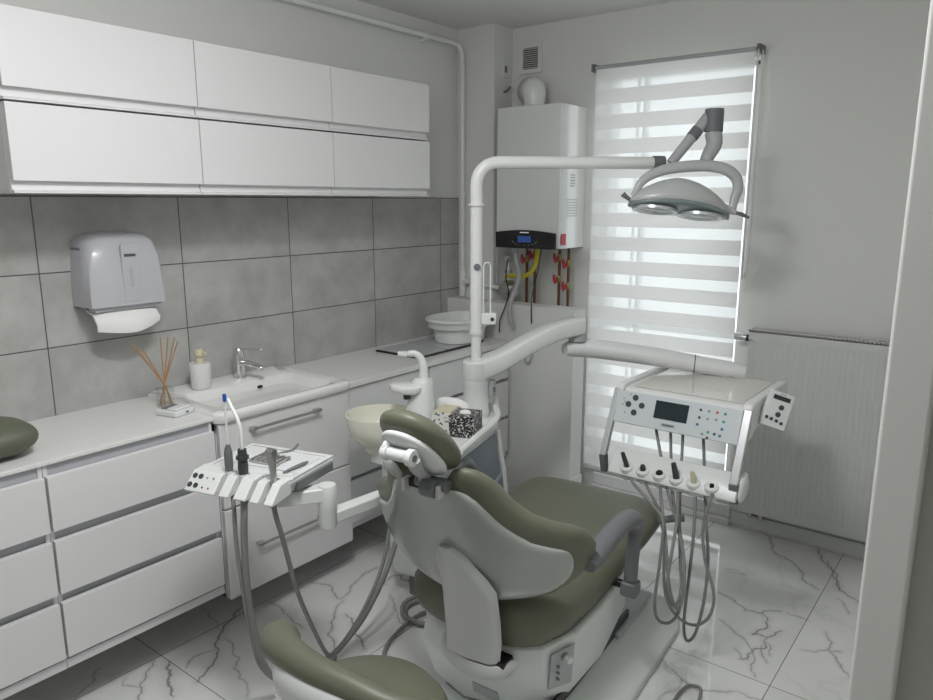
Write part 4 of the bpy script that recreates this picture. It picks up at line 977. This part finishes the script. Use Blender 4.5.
for x, v, m_ in ((.345,.80,'ink'),(.375,.80,'inkg'),(.405,.80,'icr'),(.433,.80,'icg'),(.345,.58,'ink'),(.375,.58,'inkg'),(.405,.60,'inkg'),(.432,.58,'icg'),(.342,.38,'icb'),(.431,.37,'icb'),(.428,.18,'icb'),(.385,.22,'icg'),(.365,.14,'inkg'),(.408,.20,'ink'),(.385,.06,'ink')):
    disc(CX0+x, v, .0055, m_, 'icon', .0008, 8)
for x, v in ((.070,.90),(.045,.76),(.045,.56),(.060,.34),(.052,.66)): disc(CX0+x, v, .0035, 'inkg', 'icon', .0008, 6)
# holder bar
HB = lambda x, t, l=0: V((x, 2.480-.085*t-l*.75, .688-.085*t+l*.66))   # t 0 back top ..1 front bottom
a = MB(); hx0, hx1 = CX0+.040, CX1+.004
a.loft([[HB(x,0,0),HB(x,.15,.004),HB(x,.80,.004),HB(x,.92,-.004),HB(x,.90,-.020),HB(x,.1,-.014)] for x in (hx0, hx1)]); a.build('holder_bar', 'unit', cs, bevel=.004, seg=2)
MB().ell((CX1+.006,2.475,.640), (.016,0,0), (0,.045,.01), (0,0,.048), 2.4, 20, 10).build('end_pod', 'unit', cs)
hxs = [1.586+.0645*i for i in range(6)]
hn = V((0,-.75,.66))
for i, x in enumerate(hxs):
    c = HB(x,.62,.003)
    rg = MB().lathe([(.010,-.048),(.024,-.048),(.0275,-.010),(.0265,.002),(.022,.006),(.014,.006),(.012,0)], c, 24, ax=(0,-.35,.93), sx=1, sy=1).build('holder_cup', 'unit', cs)
# console remote
rm = thing('remote_control', (2.03,2.60,.80), 'small white control box with blue display hooked on the console side', 'remote control')
rc = V((2.042,2.660,.886)); rx = V((.7874,.5276,-.3189)).normalized(); rn = V((.60,-.774,.20)).normalized(); ru = rn.cross(rx).normalized(); rx = ru.cross(rn)
def RB(x0, x1, z0, z1, l0, l1): return MB().loft([[rc+rx*x+ru*z+rn*l for x, z in ((x0,z0),(x1,z0),(x1,z1),(x0,z1))] for l in (l0, l1)])
rb = RB(-.045,.045,-.065,.065,-.012,.012).build('body', 'whitem', rm, bevel=.004, seg=2)
RB(-.031,.031,.036,.052,.012,.0135).build('display', 'screen', rm)
RB(-.010,.012,.057,.060,.012,.0125).build('print', 'inkg', rm)
for x, z, r in ((.008,.012,.0095),(.004,-.015,.0095),(-.032,-.034,.006),(-.014,-.036,.006),(.006,-.038,.006),(.025,-.042,.006)):
    c = rc+rx*x+ru*z+rn*.012; MB().cyl(c, c+rn*.002, r, n=16).build('button', 'dark', rm)
MB().tube([rc+ru*-.063+rx*-.02, rc+ru*-.078+rx*-.018, rc+ru*-.078+rx*-.006, rc+ru*-.063+rx*-.004], .002, 6, 3).build('hook', 'steel', rm)
MB().tube([rc-rx*.04-rn*.012, V((1.995,2.68,.86)), V((1.985,2.62,.85))], .006, 8, 3).build('cable', 'dark', rm)

# handpieces with hoses (each hangs in a holder cup)
def hp(i, label, tip_m, tip_len, tip_r, sx_, ends, fallz, ybot, lean=0.0):
    x = hxs[i]; c = HB(x,.62,.003)
    t = thing('dental_handpiece', tuple(c), label, 'dental handpiece', 'handpieces hanging in the doctor console')
    up_ = V((lean,-.35+.1,.93)).normalized()
    MB().tube([c-up_*.05, c-up_*.02, c+up_*tip_len*.55, c+up_*tip_len], [tip_r*.7, tip_r, tip_r*.9, tip_r*.75], 12, 3).build('handle', tip_m, t)
    b = c-up_*.045
    if i < 5:
        h_ = HOSES[i]; pts = [b]+[V(p) for p in h_[1:]]
        if i != 1: pts[-1] = V((h_[-1][0], 2.545, .80))
        MB().tube(pts, .0056, 8, 6).build('hose', 'hose', t, sharp=80)
    return t
hp(0, 'dark angled handpiece in the leftmost holder cup', 'dark', .060, .010, .10, 1.625, .12, 2.42, -.22)
hp(1, 'short dark handpiece in the second holder cup from the left', 'dark', .022, .011, .10, 1.690, .16, 2.40)
hp(2, 'black handpiece end in the third holder cup from the left', 'black', .012, .014, .06, 1.735, .10, 2.43)
hp(3, 'tall dark handpiece in the fourth holder cup from the left', 'dark', .062, .012, .05, 1.800, .13, 2.44, -.12)
hp(4, 'beige handpiece with grey tip in the fifth holder cup from the left', 'cream', .045, .010, .04, 1.835, .045, 2.41, -.10)
MB_t = hp(5, 'black ended handpiece in the rightmost holder cup', 'black', .010, .009, -.07, 1.83, .10, 2.40)

# ------------------------------------------------------------------ assistant tray
tr = thing('assistant_tray', (.87,1.29,.73), 'white assistant instrument tray with fingered front and round buttons', 'instrument tray')
def TR(x, y, z=0): return V((.765+.966*x-.259*y, 1.190+.259*x+.966*y, .820+z))
TRv = lambda p: TR(*p)
MB().loft([[TR(x,y,-.045) for x, y in ((.02,.0),(.30,.0),(.30,.195),(.02,.195))], [TR(x,y,-.012) for x, y in ((0,-.01),(.318,-.01),(.318,.215),(0,.215))], [TR(x,y,0) for x, y in ((0,-.01),(.318,-.01),(.318,.215),(0,.215))]]).build('tray_body', 'whitem', tr, bevel=.006, seg=3)
a = MB()
for lo_, hi_ in (((.0,-.01,0),(.318,.004,.006)), ((.0,.203,0),(.318,.215,.006)), ((.0,.0,0),(.012,.21,.006)), ((.300,0,0),(.318,.21,.008))): a.box(lo_, hi_, TRv)
a.build('tray_rim', 'white', tr, bevel=.003)
MB().box((.305,.02,-.040), (.323,.205,-.010), TRv).build('side_strip', 'grey', tr, bevel=.004)
MB().box((.03,.05,.001), (.285,.19,.003), TRv).build('tray_mat', 'whitem', tr, bevel=.001)
fing = [(-.008,.103),(.120,.154),(.174,.216),(.232,.262),(.282,.312)]
for i, (x0, x1) in enumerate(fing):
    prof = [(.002,.006),(-.050,.003),(-.097,-.044),(-.090,-.050),(-.05,-.047),(0,-.042)]
    fo = MB().prism(prof, lambda y, z, x: TR(x,y,z), x0, x1).build('finger', 'white', tr, bevel=.004, seg=2)
    if i == 0:
        def FP(x, s, l=0): return TR(x, -.058-.032*s, -.005-.032*s)+(TR(0,-.71,.70)-TR(0,0,0))*l
        for x, s in ((.010,.12),(.032,.12),(.006,.78),(.028,.78)):
            c_ = FP(x,s); n2 = (TR(0,-.71,.70)-TR(0,0,0)); MB().cyl(c_-n2*.001, c_+n2*.002, .0082, n=16).build('button', 'dark', fo)
        for x, s, m_ in ((.056,.15,'inkg'),(.080,.15,'icg'),(.054,.85,'ink'),(.076,.85,'icr')):
            c_ = FP(x,s); n2 = (TR(0,-.71,.70)-TR(0,0,0)); MB().cyl(c_, c_+n2*.001, .0035, n=8).build('icon', m_, fo)
MB().box((.09,-.060,-.050), (.30,-.002,-.040), TRv).build('finger_base', 'greyl', tr)
# items on tray
ir = thing('instrument_rack', TR(.12,.10,.003), 'steel slotted instrument rack lying on the assistant tray', 'instrument rack')
a = MB(); a.box((.105,.065,.004), (.215,.073,.012), TRv); a.box((.105,.125,.004), (.215,.133,.012), TRv)
for i in range(6): a.box((.110+i*.019,.065,.010), (.117+i*.019,.133,.015), TRv)
a.build('rack', 'steel', ir, bevel=.001)
sc2 = MB().tube([TR(.262,.03,.006), TR(.272,.07,.008), TR(.277,.11,.008), TR(.275,.135,.006)], [.004,.009,.009,.004], 10, 4, flat=.4).build('plastic_spatula', 'grey'); tag(sc2, 'dark grey curved spatula on the right of the assistant tray', 'spatula')
# three tools standing in the fingers
def tool(x, name, label, parts, hose_pts, hr=.0075):
    base = TR(x,-.030,.0)
    t = thing(name, tuple(base), label, 'suction handpiece' if 'suction' in name else 'syringe', 'tools standing in the assistant tray')
    for nm, m_, pts, r, sm in parts: MB().tube([base+V(p) for p in pts], r, 12, sm).build(nm, m_, t)
    MB().tube([base+V((0,0,-.03))]+[V(p) for p in hose_pts], hr, 10, 7).build('hose', 'hose', t, sharp=80)
tool(.112, 'suction_handpiece', 'slim grey suction handpiece with straight tube and blue tip', [
    ('socket','whitem',[(0,0,-.05),(0,0,.012)],[.012,.011],0), ('handle','grey',[(0,0,.01),(0,0,.03),(0,0,.066),(0,0,.082),(.002,0,.092)],[.011,.0125,.0125,.009,.006],0),
    ('tube','whitem',[(.0,0,.09),(.0,0,.226)],.0032,0), ('tip','tape',[(0,0,.224),(0,0,.246)],.0055,0)],
    [(.928,1.165,.747),(.944,1.155,.625),(.954,1.16,.479),(.932,1.19,.322),(.895,1.25,.141),(.93,1.34,.03),(1.05,1.42,.012)], .0065)
tool(.164, 'suction_handpiece', 'thick dark suction handpiece with bent white tube', [
    ('socket','whitem',[(0,0,-.05),(0,0,.01)],[.015,.014],0), ('handle','dark',[(0,0,.008),(0,0,.03),(0,0,.05),(0,0,.085)],[.014,.0155,.014,.013],0), ('collar','dark',[(0,0,.055),(0,0,.064)],.019,0),
    ('tube','white',[(0,0,.08),(0,0,.10),(-.005,0,.16),(-.045,0,.215),(-.055,0,.228)],.0055,5)],
    [(.972,1.170,.740),(.969,1.165,.629),(.962,1.17,.476),(.940,1.2,.319),(.905,1.265,.124),(.95,1.35,.03),(1.08,1.40,.014)], .0105)
tool(.272, 'air_water_syringe', 'steel three-way syringe with bent nozzle in the right slot', [
    ('handle','steel',[(0,0,-.04),(0,0,.03),(-.004,0,.085)],[.011,.010,.015],0), ('head','steel',[(-.018,0,.088),(.012,0,.088)],[.012,.012],0),
    ('nozzle','steel',[(0,0,.09),(.02,.02,.088),(.045,.04,.096),(.058,.05,.112)],.004,4)],
    [(1.041,1.225,.734),(1.04,1.25,.631),(.99,1.33,.414),(.923,1.43,.227),(.889,1.515,.06),(.893,1.545,.022)], .0075)

# tray arm (belongs to the unit)
ta = thing('tray_arm', (1.12,1.40,.66), 'pale jointed arm carrying the assistant tray', 'arm')
def bar(pts, w_, h_, nm, mt='unit', b=.006):
    P = [V(p) for p in pts]; rr = []
    for i, p in enumerate(P):
        t = (P[min(i+1,len(P)-1)]-P[max(i-1,0)]); t.z = 0; t.normalize(); s_ = V((t.y,-t.x,0))
        rr.append([p+s_*w_+V((0,0,h_)), p-s_*w_+V((0,0,h_)), p-s_*w_-V((0,0,h_)), p+s_*w_-V((0,0,h_))])
    MB().loft(rr).build(nm, mt, ta, bevel=b, seg=3)
bar([(.98,1.25,.745),(1.04,1.33,.745),(1.088,1.385,.750)], .026, .022, 'upper_link')
MB().lathe([(.001,0),(.027,0),(.029,.006),(.029,.060),(.0295,.062),(.0295,.125),(.026,.135),(.001,.135)], (1.088,1.385,.640), 28).build('pivot', 'unit', ta)
bar([(1.088,1.385,.668),(1.108,1.60,.668),(1.115,1.80,.668)], .023, .019, 'lower_link')
MB().lathe([(.001,0),(.045,0),(.045,.05),(.001,.05)], (1.105,1.82,.615), 28).build('unit_pivot', 'unit', ta)
bar([(1.105,1.82,.64),(1.09,1.96,.64)], .03, .02, 'mount')
# hose manifold under the arm with two hoses and clips
hm = thing('hose_holder', (.90,1.99,.40), 'dark hose clamp bracket on the left side of the unit', 'hose holder')
a = MB(); a.box((.80,1.955,.45), (.94,1.985,.47)); a.build('bracket', 'grey', hm, bevel=.003)
a = MB(); a.cyl((.875,1.90,.50), (.875,1.90,.555), .017, n=14); a.cyl((.925,1.895,.515), (.925,1.895,.575), .017, n=14); a.box((.86,1.905,.51), (.94,1.96,.53)); a.build('coupling', 'grey', hm, bevel=.003)
def hose(pts, r, label, m_='hose', nm='hose'):
    o = MB().tube(pts, r, 10, 7).build(nm, m_, sharp=80); return tag(o, label, 'hose')
hose([(.875,1.90,.50),(.870,1.88,.40),(.880,1.82,.25),(.885,1.72,.13),(.885,1.62,.05),(.885,1.545,.02)], .0075, 'thinner grey hose dropping from the unit clamp to the floor')
hose([(.925,1.895,.515),(.925,1.87,.40),(.925,1.80,.26),(.915,1.70,.13),(.900,1.60,.05),(.89,1.54,.022)], .0100, 'thicker grey hose dropping from the unit clamp to the floor')
cj = MB(); cj.tube([(.875,1.535,.014),(.905,1.55,.014)], .015, 10); tag(cj.build('hose_clip', 'hose'), 'grey clip joining the hoses on the floor', 'hose clip')
hose([(1.15,1.60,.012),(1.04,1.66,.012),(.985,1.74,.012),(.96,1.84,.014),(.955,1.95,.016),(.99,2.03,.016)], .0075, 'grey hose crossing the floor towards the unit base')
for k_, r_ in enumerate((.085,.098)):
    o = MB().tube([(.965+r_*math.cos(t_*2*PI/20)*1.1, 1.985+r_*math.sin(t_*2*PI/20), .012+.013*k_) for t_ in range(19)], .0085, 8).build('hose_coil', 'hose', sharp=80)
    tag(o, ['lower ring of grey hose coiled at the unit foot', 'upper ring of grey hose coiled at the unit foot'][k_], 'hose')
hose([(1.955,2.03,.010),(1.945,2.12,.010),(1.955,2.185,.010),(1.99,2.20,.010),(2.01,2.14,.010),(2.02,2.04,.010)], .0055, 'thin grey cable loop on the floor right of the chair base', nm='cable')

# ------------------------------------------------------------------ stool
stl = thing('operator_stool', (1.60,1.02,0), 'olive green operator stool with curved backrest at the bottom edge', 'stool')
SCX, SCY = 1.625, 1.005
MB().lathe([(.001,.012),(.10,0),(.165,.010),(.192,.035),(.195,.055),(.175,.082),(.10,.095),(.001,.098)], (SCX,SCY,.425), 48).build('seat', 'green', stl, sharp=80)
MB().lathe([(.001,0),(.12,0),(.175,.025),(.178,.035),(.001,.035)], (SCX,SCY,.40), 36).build('seat_pan', 'whitem', stl)
MB().cyl((SCX,SCY,.12), (SCX,SCY,.405), .025).build('gas_lift', 'chrome', stl)
for k_ in range(5):
    an = 2*PI*k_/5+.3; e = V((SCX+.25*math.cos(an), SCY+.25*math.sin(an), .075))
    lg = MB().tube([(SCX,SCY,.12), e], [.028,.016], 12).build('base_leg', 'chrome', stl)
    MB().cyl(e-V((.012*math.sin(an),-.012*math.cos(an),.049)), e+V((.012*math.sin(an),-.012*math.cos(an),-.049)), .026, n=18).build('castor', 'dark', lg)
arc = [(1.342,1.015,.558),(1.380,.968,.580),(1.455,.935,.600),(1.56,.925,.604),(1.66,.940,.598),(1.76,.965,.585),(1.84,1.03,.57)]
MB().tube(arc, [.032,.050,.041,.036,.034,.032,.028,.020], 20, 6, flat=.95).build('backrest', 'green', stl, sharp=80)
MB().tube([(p[0]+.01,p[1]-.012,p[2]-.05) for p in arc[1:]], [.012,.035,.035,.033,.03,.02], 14, 6, flat=1.6, up=(0,0,1)).build('backrest_shell', 'whitem', stl, sharp=80)
MB().tube([(1.43,.935,.53),(1.44,.93,.45),(1.50,.95,.39),(1.60,.97,.385)], .018, 12, 5).build('backrest_post', 'chrome', stl)

# ------------------------------------------------------------------ ceiling lamp behind the camera
lt = thing('ceiling_light', (1.6,.95,ZC), 'round white hanging ceiling lamp behind the camera view', 'ceiling light')
MB().lathe([(.001,-.03),(.09,-.03),(.10,0),(.001,0)], (1.6,.95,ZC), 28).build('canopy', 'cab', lt)
MB().cyl((1.6,.95,ZC-.03), (1.6,.95,ZC-.09), .008, n=10).build('stem', 'cab', lt)
MB().lathe([(.001,-.01),(.13,-.01),(.15,.0),(.001,.002)], (1.6,.95,ZC-.09), 32).build('shade_holder', 'cab', lt)
def area(name, loc, rot, sx, sy, e, col=(1,1,1)):
    l = bpy.data.lights.new(name, 'AREA'); l.shape = 'RECTANGLE'; l.size = sx; l.size_y = sy; l.energy = e; l.color = col
    o = bpy.data.objects.new(name, l); o.location = loc; o.rotation_euler = rot; COL.objects.link(o); return o
pl_ = bpy.data.lights.new('ceiling_lamp_globe', 'POINT'); pl_.energy = 35; pl_.shadow_soft_size = .42; pl_.color = (.985,.99,1)
po_ = bpy.data.objects.new('ceiling_lamp_globe', pl_); po_.location = (1.6,.95,ZC-.25); COL.objects.link(po_)
area('ceiling_lamp_underside', (1.6,.95,ZC-.12), (0,0,0), .26, .26, 20, (.985,.99,1))
pt2 = area('window_portal', (1.235,YW+.20,1.18), (PI/2,0,PI), WX1-WX0, WZ1-WZ0, 1); pt2.rotation_euler = (-PI/2,0,0); pt2.data.cycles.is_portal = True

# world: bright overcast sky
wd = bpy.data.worlds.new('World'); SC.world = wd; wd.use_nodes = True
bg = wd.node_tree.nodes['Background']; bg.inputs[0].default_value = (.93,.97,1,1); bg.inputs[1].default_value = 2.4

# ------------------------------------------------------------------ camera
yaw, pitch = -.6593, .2019
F = V((math.sin(yaw)*math.cos(pitch), math.cos(yaw)*math.cos(pitch), -math.sin(pitch)))
R = V((math.cos(yaw), -math.sin(yaw), 0)); U = R.cross(F)
cd = bpy.data.cameras.new('Camera'); cam = bpy.data.objects.new('Camera', cd); COL.objects.link(cam)
cam.matrix_world = Matrix(((R.x,U.x,-F.x,2.699),(R.y,U.y,-F.y,0),(R.z,U.z,-F.z,1.6181),(0,0,0,1)))
cd.sensor_width = 36; cd.lens = 726.7/933*36; cd.clip_start = .02
SC.camera = cam
SC.view_settings.view_transform = 'Standard'; SC.view_settings.look = 'None'; SC.view_settings.gamma = 1; SC.view_settings.use_curve_mapping = False
SC.view_settings.exposure = -0.28
